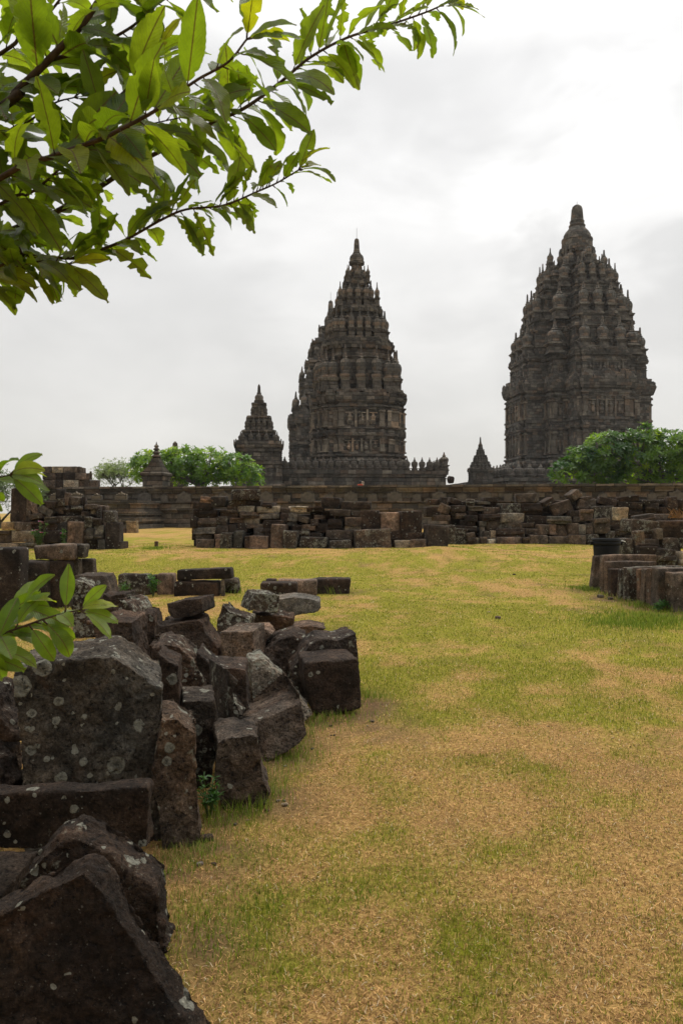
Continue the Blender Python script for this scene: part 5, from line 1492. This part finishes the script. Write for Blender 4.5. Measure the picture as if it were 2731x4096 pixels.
LR = np.random.default_rng(42)
def leafy_branch(parent, pts, r0, r1, every, length, mat, ragged, tint_lo, tint_hi, start=0.0, tipn=4, droopy=0.9, flat=0.5, label=None):
    path = catmull(pts, 7)
    n = len(path)
    mb = MB()
    mb.tube(path, [(r0 + (r1 - r0) * (i / (n - 1)) ** 0.6) * 0.72 for i in range(n)], 8)
    lv = Leaves(); st = mb
    cum = [0]
    for i in range(1, n): cum.append(cum[-1] + (path[i] - path[i - 1]).length)
    s = start; k = 0
    upv = Vector((0, 0, 1))
    def at(s_):
        for i in range(1, n):
            if cum[i] >= s_:
                f_ = (s_ - cum[i - 1]) / max(1e-6, cum[i] - cum[i - 1])
                return path[i - 1].lerp(path[i], f_), (path[i] - path[i - 1]).normalized()
        return path[-1], (path[-1] - path[-2]).normalized()
    def add(p, t, phi, fw, size, tipk):
        sd = t.cross(upv).normalized(); up2 = sd.cross(t).normalized()
        rad = sd * math.cos(phi) + up2 * math.sin(phi)
        d = (t * fw + rad * (1 - fw * 0.4)).normalized()
        d.z += 0.05 - 0.30 * LR.uniform(0, 1) * droopy
        nr = Vector((LR.normal(0, 0.4), LR.normal(0, 0.45) - flat * 1.6, 0.8)).normalized()
        if abs(nr.dot(d.normalized())) > 0.9: nr = Vector((0.3, -1, 0.2))
        ln = length * 1.08 * size * LR.uniform(0.78, 1.3)
        pet = 0.012 + 0.01 * LR.uniform()
        q = p + d.normalized() * pet
        st.tube([p, q], [0.0026, 0.002], 5)
        c = np.array(tint_lo) + (np.array(tint_hi) - np.array(tint_lo)) * LR.uniform(0, 1)
        if tipk: c = c * np.array([1.7, 1.35, 0.8])
        big_leaf(lv, q, d, nr, ln, ln * LR.uniform(0.34, 0.45), ragged * LR.uniform(0.5, 1.25), LR.uniform(0.2, 1.25) * droopy, LR.uniform(0.05, 0.38), LR.normal(0, 0.35), c, LR)
    while s < cum[-1] - 0.02:
        p, t = at(s)
        frac = s / cum[-1]
        base = 0.0 if k % 2 == 0 else math.pi
        add(p, t, base + LR.normal(0, 0.75), LR.uniform(0.25, 0.8), 1.0 - 0.25 * max(0, frac - 0.7) / 0.3, False)
        s += every * 0.49 * LR.uniform(0.7, 1.3); k += 1
    for q in range(tipn):
        p, t = at(cum[-1])
        add(p, t, q * 2.4 + 0.4, 0.85, 0.72, q < 2)
    br = mb.build('branch', M_BARK, parent, True)
    lv.build('leaves', mat, br)
    return br

def px_path(pts):
    return [PT(x, y, Y) for (x, y, Y) in pts]
def foreground_tree():
    root = empty('overhanging_tree', (-2.05, 2.75, 0))
    tag(root, 'broad-leaved tree reaching over from the left with chewed green leaves', 'tree')
    off = -root.location
    def loc(ps): return [p + off for p in ps]
    def wpath(pts, lead): return loc([Vector(q) for q in lead] + px_path(pts))
    mb = MB()
    mb.tube(loc([Vector((-2.05, 2.75, -0.3)), Vector((-2.03, 2.76, 0.8)), Vector((-2.0, 2.72, 1.6)), Vector((-1.92, 2.66, 2.3)), Vector((-1.95, 2.6, 3.2)), Vector((-1.9, 2.5, 4.2))]), [.13, .10, .085, .07, .055, .03], 12)
    mb.build('trunk', M_BARK, root, True)
    g1, g2 = (0.62, 0.72, 0.55), (1.15, 1.12, 0.9)
    z = 1 / 1.206
    def Z(pts): return [(x * z, y * z, Y) for x, y, Y in pts]
    # thick limb, top left
    leafy_branch(root, wpath(Z([(0, 525, 2.45), (70, 455, 2.45), (240, 285, 2.42), (400, 115, 2.4), (500, -30, 2.38), (640, -200, 2.35)]), [(-1.95, 2.62, 2.35)]), .026, .011, .045, .185, M_LEAF, 1.0, g1, g2, 0.42)
    # long middle branch with the fresh tip
    leafy_branch(root, wpath(Z([(10, 855, 2.3), (240, 760, 2.28), (490, 670, 2.25), (570, 630, 2.24), (740, 540, 2.22), (860, 450, 2.2), (960, 380, 2.18), (1100, 300, 2.17), (1190, 190, 2.16)]), [(-1.93, 2.66, 2.2)]), .015, .004, .048, .19, M_LEAF, 1.0, g1, (1.25, 1.2, .8), 0.45, 5)
    # long branch that ends far right at the top
    leafy_branch(root, wpath([(0, 945, 2.8), (133, 895, 2.8), (290, 812, 2.8), (415, 738, 2.8), (530, 663, 2.8), (705, 572, 2.8), (838, 497, 2.8), (980, 431, 2.8), (1120, 330, 2.8), (1240, 230, 2.82), (1390, 150, 2.84), (1540, 105, 2.86), (1700, 50, 2.88), (1790, 10, 2.9)], [(-1.95, 2.68, 2.1)]), .020, .004, .033, .168, M_LEAF, 1.4, g1, g2, 0.62, 5)
    # drooping lower branch with the yellow tip
    leafy_branch(root, wpath(Z([(-40, 1240, 2.75), (130, 1235, 2.75), (380, 1245, 2.75), (500, 1200, 2.75), (620, 1150, 2.75), (780, 1060, 2.76), (900, 1010, 2.77), (1080, 990, 2.78), (1240, 925, 2.8), (1340, 880, 2.8), (1440, 820, 2.8)]), [(-1.96, 2.70, 1.95)]), .012, .0035, .030, .140, M_LEAF, 1.4, g1, g2, 0.62, 5)
    # fillers of the dense corner
    leafy_branch(root, wpath(Z([(-60, 300, 2.6), (100, 180, 2.6), (240, 60, 2.6), (330, -60, 2.6)]), [(-1.93, 2.6, 2.6)]), .013, .005, .05, .18, M_LEAF, .95, g1, g2, 0.5)
    leafy_branch(root, wpath(Z([(240, 290, 2.44), (420, 240, 2.46), (620, 140, 2.5), (760, 20, 2.52), (850, -80, 2.55)]), []), .010, .004, .046, .18, M_LEAF, 1.1, g1, g2, 0.03)
    leafy_branch(root, wpath(Z([(290, 760, 2.35), (470, 560, 2.4), (640, 400, 2.45), (760, 250, 2.5)]), []), .007, .003, .05, .18, M_LEAF, .95, g1, g2, 0.04)
    leafy_branch(root, wpath(Z([(-40, 1010, 2.55), (150, 930, 2.55), (350, 760, 2.55), (480, 640, 2.6)]), [(-1.95, 2.68, 2.12)]), .010, .004, .05, .175, M_LEAF, 1.0, g1, g2, 0.6)
    leafy_branch(root, wpath(Z([(-80, 1330, 2.6), (60, 1290, 2.6), (200, 1260, 2.6), (330, 1275, 2.62)]), [(-1.97, 2.7, 1.9)]), .009, .003, .045, .17, M_LEAF, .9, (.75, .8, .5), (1.3, 1.2, .7), 0.6, 5)
    leafy_branch(root, wpath(Z([(-40, 690, 2.5), (120, 600, 2.5), (260, 500, 2.5), (360, 470, 2.52)]), [(-1.95, 2.65, 2.25)]), .009, .003, .05, .18, M_LEAF, .95, g1, g2, 0.55)
    leafy_branch(root, wpath(Z([(560, 640, 2.45), (720, 600, 2.55), (900, 560, 2.65), (1050, 520, 2.7)]), []), .005, .002, .05, .17, M_LEAF, .9, g1, g2, 0.02, 3)
    # two low sprays at the left edge
    s1, s2 = (.85, .9, .6), (1.25, 1.2, .8)
    leafy_branch(root, wpath([(-200, 2010, 2.0), (-100, 1950, 2.0), (-20, 1915, 2.0), (40, 1900, 2.0)], [(-1.98, 2.70, 1.6)]), .006, .0025, .05, .118, M_SPRAY, .2, s1, s2, 0.62, 6, 1.0)
    leafy_branch(root, wpath([(-150, 2600, 2.0), (0, 2540, 2.0), (110, 2500, 2.0), (190, 2472, 2.0), (270, 2450, 2.0), (320, 2440, 2.0)], [(-2.0, 2.74, 1.2)]), .007, .0025, .045, .118, M_SPRAY, .15, s1, s2, 0.66, 5, 0.9)
    leafy_branch(root, wpath([(-120, 2530, 2.05), (0, 2470, 2.05), (50, 2445, 2.05), (90, 2430, 2.05)], [(-2.0, 2.74, 1.25)]), .005, .0025, .05, .125, M_SPRAY, .15, s1, s2, 0.62, 6, 0.8)
foreground_tree()

# ---- bushy trees behind the wall: rosettes of long leaves at every twig end
TR = np.random.default_rng(9)
def rosette(lv, p, out, size, col, rng, nleaf=9):
    out = out.normalized()
    a = out.cross(Vector((0.2, 0.3, 0.93))).normalized(); b_ = out.cross(a)
    for k in range(nleaf):
        an = 2 * math.pi * (k + rng.uniform(-.25, .25)) / nleaf
        el = rng.uniform(0.15, 0.95)
        d = ((a * math.cos(an) + b_ * math.sin(an)) * math.cos(el) + out * math.sin(el)).normalized()
        ln = size * rng.uniform(.75, 1.2); wd = ln * 0.27
        x = d.cross(out).normalized(); z = x.cross(d)
        V = []
        for (t_, w_, dz) in ((0, .12, 0), (.4, .85, .04), (.72, 1.0, -.02), (1.0, .25, -.16)):
            for u in (-1, 0, 1):
                q = p + d * (ln * t_) + x * (u * wd * w_ * .5) + z * (dz * ln + abs(u) * wd * .12)
                V.append((q.x, q.y, q.z))
        UV = np.array([(0.5 + 0.5 * u, t_) for t_ in (0, .4, .72, 1) for u in (-1, 0, 1)])
        lv.grid(np.array(V), 3, 4, UV, np.array(col) * rng.uniform(.8, 1.2))
def rosette_tree(label, base, blobs, leaf, count, lo, hi, group=None):
    """blobs: (dx, dy, dz, rx, ry, rz) clumps above the base"""
    root = empty('bushy_tree', base); tag(root, label, 'tree', group)
    mb = MB()
    mb.tube([(0, 0, -.3), (.1, 0, .5), (.0, .1, 1.1)], [.28, .22, .2], 10)
    lv = Leaves()
    lims = MB()
    tot = sum(b_[3] * b_[5] for b_ in blobs)
    for (dx, dy, dz, rx, ry, rz) in blobs:
        c = Vector((dx, dy, dz))
        lims.tube([(0, 0, .7), (dx * .35, dy * .35, .7 + (dz - .7) * .55), (dx * .8, dy * .8, dz - rz * .2)], [.13, .09, .04], 7)
        n = int(count * rx * rz / tot)
        for i in range(n):
            while True:
                q = Vector(TR.uniform(-1, 1, 3))
                if 0.05 < q.length < 1: break
            q.normalize()
            if q.z < -.55 and TR.random() < .6: q.z *= -1
            r_ = TR.uniform(.52, 1.02) ** .5
            lump = 1 + .22 * mnoise.noise(q * 2.7 + c)
            p = c + Vector((q.x * rx, q.y * ry, q.z * rz)) * (r_ * lump)
            out = (q + Vector((0, -.15, .75))).normalized()
            if i % 6 == 0:
                lims.tube([c + Vector((q.x * rx, q.y * ry, q.z * rz)) * .25 - Vector((0, 0, rz * .2)), p], [.03, .012], 5)
            f_ = min(1.0, max(0.0, 0.42 + 1.1 * mnoise.noise(p * 0.55 + c) + TR.normal(0, .16)))
            col = np.array(lo) + (np.array(hi) - np.array(lo)) * f_
            if TR.random() < .10: col = col * np.array([1.5, 1.25, .8])
            rosette(lv, p, out, leaf * TR.uniform(.8, 1.25), col, TR)
    mb.build('trunk', M_BARK_GREY, root, True)
    lims.build('limbs', M_BARK_GREY, root, True)
    lv.build('crown', M_ROSETTE, root)
TG = 'bushy trees behind the wall'
yl = (.75, .85, .6); yh = (2.4, 1.9, .9)
rosette_tree('bright yellow-green bushy tree behind the wall on the left', (-11.75, 63, 3.1),
    [(-3.3, .2, 2.2, 1.9, 1.5, 1.35), (-1.2, 0, 2.3, 1.9, 1.6, 1.4), (1.0, -.2, 2.25, 1.9, 1.7, 1.45), (3.0, 0, 1.9, 2.0, 1.6, 1.25), (4.0, .2, 1.35, 1.5, 1.4, 1.0), (-4.6, .3, 1.9, 1.1, 1.1, 1.1), (.2, .8, 1.4, 3.2, 1.2, .9)], .37, 900, yl, yh, TG)
rosette_tree('large dark green bushy tree behind the wall on the right', (24.6, 59, 3.0),
    [(-7.2, 0, 1.5, 1.5, 1.4, .95), (-6.0, 0, 2.3, 1.5, 1.4, 1.35), (-4.3, 0, 3.0, 2.0, 1.8, 1.6), (-2.0, 0, 3.1, 2.2, 1.9, 1.6), (.4, .2, 3.1, 2.2, 2.0, 1.65), (2.6, .2, 3.1, 2.2, 2.0, 1.7), (4.8, .4, 2.8, 2.2, 2.0, 1.8), (-3.2, .6, 1.3, 3.0, 1.4, 1.0), (1.5, .6, 1.4, 3.2, 1.6, 1.1), (-1.7, -.3, 4.7, .45, .4, .5)], .43, 1450, (.32, .50, .42), (1.85, 1.55, .72), TG)

def airy_tree(label, base, h, spread, n, col, group):
    root = empty('airy_tree', base); tag(root, label, 'tree', group)
    mb = MB(); tips = []
    def grow(p, d, ln, r, lvl):
        q = p + d * ln
        mb.tube([p, p.lerp(q, .5) + Vector(TR.normal(0, ln * .04, 3)), q], [r, r * .8, r * .6], 5)
        if lvl == 0:
            tips.append(q); return
        for _ in range(3):
            nd = (d + Vector((TR.normal(0, .62), TR.normal(0, .45), TR.normal(.12, .25)))).normalized()
            grow(q, nd, ln * .72, r * .6, lvl - 1)
        tips.append(q)
    for k in range(3):
        grow(Vector((0, 0, h * .12)), Vector((TR.normal(0, .5), TR.normal(0, .3), 1)).normalized(), h * .26, .10, 4)
    mb.tube([(0, 0, -.5), (0, 0, h * .13)], [.16, .11], 8)
    mb.build('trunk', M_BARK_GREY, root, True)
    lv = Leaves()
    for p in tips:
        for _ in range(n):
            q = p + Vector(TR.normal(0, spread, 3))
            rosette(lv, q, Vector((TR.normal(0, .4), TR.normal(0, .4), 1)), .26, np.array(col) * TR.uniform(.7, 1.3), TR, 4)
    lv.build('crown', M_FARLEAF, root)
airy_tree('thin pale green tree with bare twigs left of the bushy tree', (-22.6, 78, 2.6), 4.2, .42, 3, (1.9, 1.8, 1.8), 'pale trees beyond the wall')
airy_tree('pale dull-green tree at the left picture edge behind the ruined stones', (-24.2, 55, 0.2), 4.6, .35, 4, (1.0, 1.05, 1.0), 'pale trees beyond the wall')

# ---- weeds and the pink-flowered plant
WR = np.random.default_rng(77)
def weed(name, label, base, h, spread, stems, leaf, cat='weed', flowers=0, group='weeds between the stones'):
    root = empty(name, base); tag(root, label, cat, group)
    mb = MB(); lv = Leaves(); tips = []
    for i in range(stems):
        a = WR.uniform(0, 6.28); sp = spread * WR.uniform(.2, 1)
        top = Vector((math.cos(a) * sp, math.sin(a) * sp, h * WR.uniform(.55, 1)))
        mid_ = top * .5 + Vector((0, 0, h * .15))
        mb.tube([(0, 0, -.03), mid_, top], [.004 * h / .3, .003 * h / .3, .002 * h / .3], 5)
        tips.append(top)
        for k in range(7):
            t_ = WR.uniform(.2, 1)
            p = Vector((0, 0, 0)).lerp(mid_, t_ * 2) if t_ < .5 else mid_.lerp(top, t_ * 2 - 1)
            rosette(lv, p, Vector((WR.normal(0, .5), WR.normal(0, .5), 1)), leaf * WR.uniform(.6, 1.2), np.array([1, 1, 1]) * WR.uniform(.7, 1.4), WR, 3)
    mb.build('stems', M_WEED_STEM, root)
    lv.build('leaves', M_WEED, root)
    for i in range(flowers):
        f = MB(); p = tips[i % len(tips)]
        for k in range(5):
            an = k * 1.2566
            M_ = Matrix.Translation(p) @ Matrix.Rotation(an, 4, 'Z') @ Matrix.Rotation(R(-70 + 10 * (k % 2)), 4, 'X')
            f.lathe([(.003, 0), (.022, .032), (.020, .05), (.004, .062)], 8, M_ @ Matrix.Scale(.25, 4, (0, 1, 0)))
        f.build('flower', M_PINK, root)
M_WEED_STEM = simple('weed_stem', (0.07, 0.10, 0.03), .7)
M_PINK = simple('pink_petal', (0.45, 0.13, 0.26), .6)
def gp(px, py, Y):
    p = PT(px, py, Y); p.z = float(GZ(p.x, p.y)); return p
weed('leafy_weed', 'bushy green weed between the lichen-stained block and the pinkish block', gp(612, 2376, 14.0), .42, .16, 14, .07)
weed('leafy_weed', 'small weed growing before the lichen-stained block', gp(498, 2378, 13.6), .30, .10, 6, .06)
weed('leafy_weed', 'low leafy weed at the foot of the rounded grey-brown stone', gp(835, 3225, 3.92), .22, .09, 9, .035)
weed('leafy_weed', 'green weed at the foot of the nearest slab of the row', gp(2690, 2440, 12.2), .18, .14, 10, .07)
weed('leafy_weed', 'weed sprouting beside the wide slab of the row', gp(2630, 2432, 12.15), .16, .16, 8, .06)
weed('flowering_plant', 'plant with pink flowers hanging before the left heap', Vector((PT(160, 2150, 25.6).x, 25.55, .3)), .95, .28, 14, .10, 'plant', 8, 'pink-flowered plants')
weed('flowering_plant', 'narrow plant with few pink flowers beside the reddish slab of the left heap', Vector((PT(258, 2150, 25.6).x, 25.6, .3)), .75, .09, 7, .09, 'plant', 2, 'pink-flowered plants')
# ------------------------------------------------------------------ rubbish bin, stake, person and small things
def bin_():
    Y = 16.2
    p = gp(2423, 2300, Y)
    root = empty('rubbish_bin', (p.x, Y, p.z)); tag(root, 'round black plastic rubbish bin behind the row of slabs', 'bin')
    m = simple('black_plastic', (0.0085, 0.009, 0.0095), 0.65, 0.12, 6, 0.2)
    top = PT(2423, 2154, Y).z - p.z
    r = 0.285
    mb = MB(); h = top
    mb.lathe([(r * .74, -.02), (r * .76, 0), (r * .92, h * .80), (r * .925, h * .86)], 40)
    mb.build('body', m, root, True)
    mb = MB()
    mb.lathe([(r * .90, h * .855), (r * .99, h * .862), (r * .99, h * .93), (r * .955, h * .935), (r * .955, h * .95), (r * 1.02, h * .953), (r * 1.03, h * .975), (r * .99, h * .98), (r * .99, h * .99), (r * 1.0, h), (r * .93, h), (r * .90, h * .9), (.01, h * .88)], 40, cap=False)
    mb.build('rim', m, root, True)
    for s in (-1, 1):
        mb = MB()
        mb.tube([(s * r * 1.0, -.05, h * .92), (s * (r + .06), -.05, h * .925), (s * (r + .07), 0, h * .93), (s * (r + .06), .05, h * .925), (s * r * 1.0, .05, h * .92)], .012, 8)
        mb.box(s * r * .98, -.045, h * .86, s * (r + .045), .045, h * .915) if s > 0 else mb.box(s * (r + .045), -.045, h * .86, s * r * .98, .045, h * .915)
        mb.build('handle', m, root, True)
    mb = MB()
    mb.tube([(r * 1.02, -.03, h * .955), (r + .05, -.04, h * .945), (r + .105, -.02, h * .93)], .011, 7)
    mb.build('metal_clip', simple('bright_metal', (.6, .6, .58), .35), root, True)
bin_()

def stake():
    Y = 27.4
    p = gp(626, 2190, Y)
    mb = MB()
    M_ = Matrix.Rotation(R(2), 4, 'Y')
    mb.box(-.055, -.055, -.15, .055, .055, .155, M_); mb.box(-.06, -.06, .15, .06, .06, .175, M_); mb.box(-.045, -.045, .17, .045, .045, .19, M_)
    o = mb.build('marker_stake', simple('rusty_wood', (.09, .055, .035), .9, .3, 20), None)
    o.location = p
    tag(o, 'short brown marker stake standing alone on the lawn', 'stake')
stake()

def corner_stack():
    """squared blocks stacked on the left end of the wall"""
    Y = 57.5
    root = empty('ruined_parapet', (-20.6, Y + .4, 3.4), WA); tag(root, 'ruined parapet of squared stone blocks on the left end of the wall', 'parapet')
    g = [[(340, 445, 'b'), (445, 505, 'd'), (507, 628, 'p'), (628, 714, 'b'), (714, 764, 'b+'), (764, 780, 'b')], [(340, 448, 'b'), (448, 505, 'd'), (507, 602, 'd'), (602, 690, 'b+'), (690, 716, 'b')], [(340, 413, 'b+'), (415, 508, 'p-'), (510, 616, 'b+'), (616, 636, 'b'), (636, 665, 'b')]]
    ys = [(198, 262), (143, 197), (90, 142)]
    for r_ in range(3):
        for (x0, x1, c) in g[r_]:
            y0, y1 = ys[r_]
            if r_ == 2 and x0 >= 636: y0 += 8
            a_ = PT(x0 / 2, 1820 + y1 / 2, Y); b_ = PT(x1 / 2, 1820 + y0 / 2, Y)
            dep = .9 if x0 < 610 else .6
            me = box_stone('block', b_.x - a_.x - .012, dep, b_.z - a_.z - .008, .03, .012, .2, .015)
            o = mesh_obj('block', me, M_STONE, root, True)
            M_ = root.matrix_basis.inverted()
            o.location = M_ @ Vector(((a_.x + b_.x) / 2, Y + dep / 2 + (0.15 if x0 >= 612 else 0) , a_.z - .004))
            o.rotation_euler = (0, 0, -WA)
            tint(o, c, .2)
corner_stack()
mb = MB(); mb.box(-.05, -.05, 0, .05, .05, .55); mb.box(-.11, -.03, .16, .0, .03, .42)
o = mb.build('metal_post', M_BARK, None); pp = PT(365, 1915, 57.8); o.location = pp
tag(o, 'short dark post on the stepped right end of the ruined parapet', 'post')

def person():
    """somebody sitting on the court floor behind the wall: dark hair, orange-red shirt, only the head and shoulder show"""
    Y = 58.6
    h = PT(1439, 1923, Y)
    base = Vector((h.x, Y, 3.1)); k = (h.z - 3.1) / 0.86
    root = empty('person', base, R(25)); root.scale = (k, k, k)
    tag(root, 'dark-haired person in orange-red clothes sitting behind the wall, head showing above the coping', 'person')
    pts = {'pelvis': (0, 0, .12), 'waist': (0, -.02, .28), 'chest': (0, -.05, .45), 'neck': (0, -.08, .58), 'nk2': (0, -.10, .64), 'head': (0, -.12, .72), 'crown': (0, -.10, .83),
           'ls': (.17, -.05, .53), 'le': (.24, -.12, .32), 'lw': (.12, -.34, .28), 'lh': (.05, -.42, .28), 'rs': (-.17, -.05, .53), 're': (-.24, -.12, .32), 'rw': (-.12, -.34, .28), 'rh': (-.05, -.42, .28),
           'lhip': (.10, -.04, .12), 'lk': (.20, -.46, .30), 'la': (.08, -.52, .06), 'lt': (.08, -.68, .04), 'rhip': (-.10, -.04, .12), 'rk': (-.20, -.46, .30), 'ra': (-.08, -.52, .06), 'rt': (-.08, -.68, .04)}
    rad = {'pelvis': .15, 'waist': .135, 'chest': .15, 'neck': .06, 'nk2': .052, 'head': .088, 'crown': .062, 'ls': .068, 'le': .045, 'lw': .032, 'lh': .034, 'rs': .068, 're': .045, 'rw': .032, 'rh': .034, 'lhip': .10, 'lk': .065, 'la': .042, 'lt': .035, 'rhip': .10, 'rk': .065, 'ra': .042, 'rt': .035}
    ed = [('pelvis', 'waist'), ('waist', 'chest'), ('chest', 'neck'), ('neck', 'nk2'), ('nk2', 'head'), ('head', 'crown'), ('chest', 'ls'), ('ls', 'le'), ('le', 'lw'), ('lw', 'lh'), ('chest', 'rs'), ('rs', 're'), ('re', 'rw'), ('rw', 'rh'), ('pelvis', 'lhip'), ('lhip', 'lk'), ('lk', 'la'), ('la', 'lt'), ('pelvis', 'rhip'), ('rhip', 'rk'), ('rk', 'ra'), ('ra', 'rt')]
    def skin(name, keys, edges, kk, mat):
        ids = {q: i for i, q in enumerate(keys)}
        me = bpy.data.meshes.new(name)
        me.from_pydata([pts[q] for q in keys], [(ids[a_], ids[b_]) for a_, b_ in edges], [])
        o = mesh_obj(name, me, mat, root)
        sk = o.modifiers.new('body', 'SKIN'); sk.use_smooth_shade = True
        for i, q in enumerate(keys):
            r_ = rad[q] * kk
            o.data.skin_vertices[0].data[i].radius = (r_, r_)
        o.data.skin_vertices[0].data[0].use_root = True
        sb = o.modifiers.new('smooth', 'SUBSURF'); sb.levels = 1; sb.render_levels = 2
        return o
    skinm = simple('skin', (.30, .16, .10), .6, .1)
    skin('body', list(pts), ed, 1.0, skinm)
    sk = [q for q in pts if q in ('pelvis', 'waist', 'chest', 'neck', 'ls', 'le', 'rs', 're')]
    skin('shirt', sk, [e for e in ed if e[0] in sk and e[1] in sk], 1.12, simple('orange_red_cloth', (.50, .07, .03), .8, .2, 8))
    tk = [q for q in pts if q in ('pelvis', 'lhip', 'lk', 'la', 'rhip', 'rk', 'ra')]
    skin('trousers', tk, [e for e in ed if e[0] in tk and e[1] in tk], 1.10, simple('dark_cloth', (.03, .03, .04), .8))
    mb = MB()
    mb.lathe([(.02, .86), (.07, .85), (.105, .80), (.118, .74), (.115, .69), (.10, .655), (.06, .64)], 18, Matrix.Translation((0, -.085, 0)))
    for (x, y, z, r_) in ((0, -.222, .70, .014),):
        pass
    mb.build('hair', simple('black_hair', (.012, .011, .012), .5), root, True)
    f = MB(); f.lathe([(.004, 0), (.016, .012), (.012, .035), (.004, .05)], 8, Matrix.Translation((0, -.212, .685)))
    f.build('nose', skinm, root, True)
    for s in (-1, 1):
        f = MB(); f.lathe([(.001, -.012), (.011, -.006), (.012, .004), (.001, .012)], 8, Matrix.Translation((s * .034, -.205, .735)))
        f.build('eye', simple('dark_eye', (.02, .02, .02), .3), root, True)
    f = MB(); f.box(-.028, -.214, .655, .028, -.195, .664); f.build('mouth', simple('lip', (.25, .08, .07), .6), root)
person()
tag(rect_stone('pale_block', 1444, 1925, 1456, 1941, 59.3, 'p+', depth=.3), 'small whitish block beside the seated person behind the wall', 'block')
tag(rect_stone('round_boulder', 1790, 1905, 1818, 1934, 58.0, 'd', depth=.5, amp=.06, rad=.2), 'rounded dark stone on the court edge at the terrace corner', 'stone')

def dry_fronds():
    p = PT(2715, 2072, 19.6)
    v = Leaves()
    for i in range(55):
        a = WR.uniform(-.5, 2.6); ln = WR.uniform(.2, .5)
        d = Vector((math.cos(a), WR.normal(0, .5), .25 + .5 * abs(math.sin(a)))).normalized()
        q0 = Vector((WR.normal(0, .15), WR.normal(0, .12), 0))
        x = d.cross(Vector((0, 1, .2))).normalized() * .012
        V = []
        for t_ in (0, .5, 1):
            c = q0 + d * ln * t_ - Vector((0, 0, .25 * ln * t_ * t_))
            for u in (-1, 1): V.append(tuple(c + x * u * (1 - .7 * t_)))
        v.grid(np.array(V), 2, 3, np.array([(u, t_) for t_ in (0, .5, 1) for u in (0, 1)]), np.array([1, 1, 1]) * WR.uniform(.6, 1.4))
    o = v.build('dry_palm_leaf', leaf_material('dry_frond', (.20, .105, .045), (.15, .07, .02), .8, .3, False), None)
    o.location = p
    tag(o, 'dry orange-brown palm leaf lying on the right-edge stones', 'dry leaf')
dry_fronds()

# ---- litter on the lawn
def litter():
    RL = random.Random(8)
    spots = [(2055, 2300, .05, 'd', 'small dark stone on the lawn right of the middle heap'), (1990, 2475, .06, 'r', 'reddish fallen leaf-sized stone chip on the lawn'), (828, 3363, .045, 'd', 'small dark stone at the foot of the stepped slab'),
             (2400, 2390, .08, 'g', 'little grey rubble stone before the slab row'), (2440, 2398, .06, 'b', 'little brown rubble stone before the slab row'), (1955, 2450, .03, 'p', 'tiny pale chip lying on the open lawn'), (850, 3170, .03, 'r', 'pinkish pebble in the weed beside the rounded stone')]
    for (px, py, s, c, lab) in spots:
        Y = EYE * FPX / (py - CY)
        for _ in range(4): Y = (EYE - float(GZ((px - CX) / FPX * Y, Y))) * FPX / (py - CY)
        o = mesh_obj('small_stone', box_stone('small_stone', s * 1.4, s, s * .8, s * .25, s * .08, s * .3), M_STONE, None, True)
        x = (px - CX) / FPX * Y
        o.location = (x, Y, float(GZ(x, Y)) - s * .15); o.rotation_euler = (0, 0, RL.uniform(0, 3)); tint(o, c, .1)
        tag(o, lab, 'stone')
    for i in range(16):
        px, py = RL.choice(FOOT[:9]); py += RL.uniform(10, 70); px += RL.uniform(-20, 70)
        Y = EYE * FPX / (py - CY); x = (px - CX) / FPX * Y; s = RL.uniform(.008, .02)
        o = mesh_obj('stone_chip', box_stone('stone_chip', s * 1.5, s, s * .8, s * .25, s * .15, s * .4), M_STONE, None, True)
        o.location = (x, Y, float(GZ(x, Y)) - s * .1); o.rotation_euler = (0, 0, RL.uniform(0, 3)); tint(o, RL.choice('bgrp'), .1)
        tag(o, 'small stone chip lying in the grass at the foot of the front heap', 'stone', 'stone chips at the foot of the front heap', 'thing')
litter()
# ------------------------------------------------------------------ humid air between here and the temples
hm = bpy.data.materials.new('humid_air'); hm.use_nodes = True
ht = hm.node_tree
ht.nodes.remove(ht.nodes['Principled BSDF'])
pv = ht.nodes.new('ShaderNodeVolumePrincipled')
pv.inputs['Color'].default_value = (0.9, 0.92, 0.94, 1)
pv.inputs['Density'].default_value = 0.00020
ht.links.new(pv.outputs[0], ht.nodes['Material Output'].inputs['Volume'])
hb = MB(); hb.box(-480, -90, -4, 480, 650, 60)
ho = hb.build('haze', hm)
tag(ho, kind='stuff', label='thin humid haze filling the air', cat='haze')
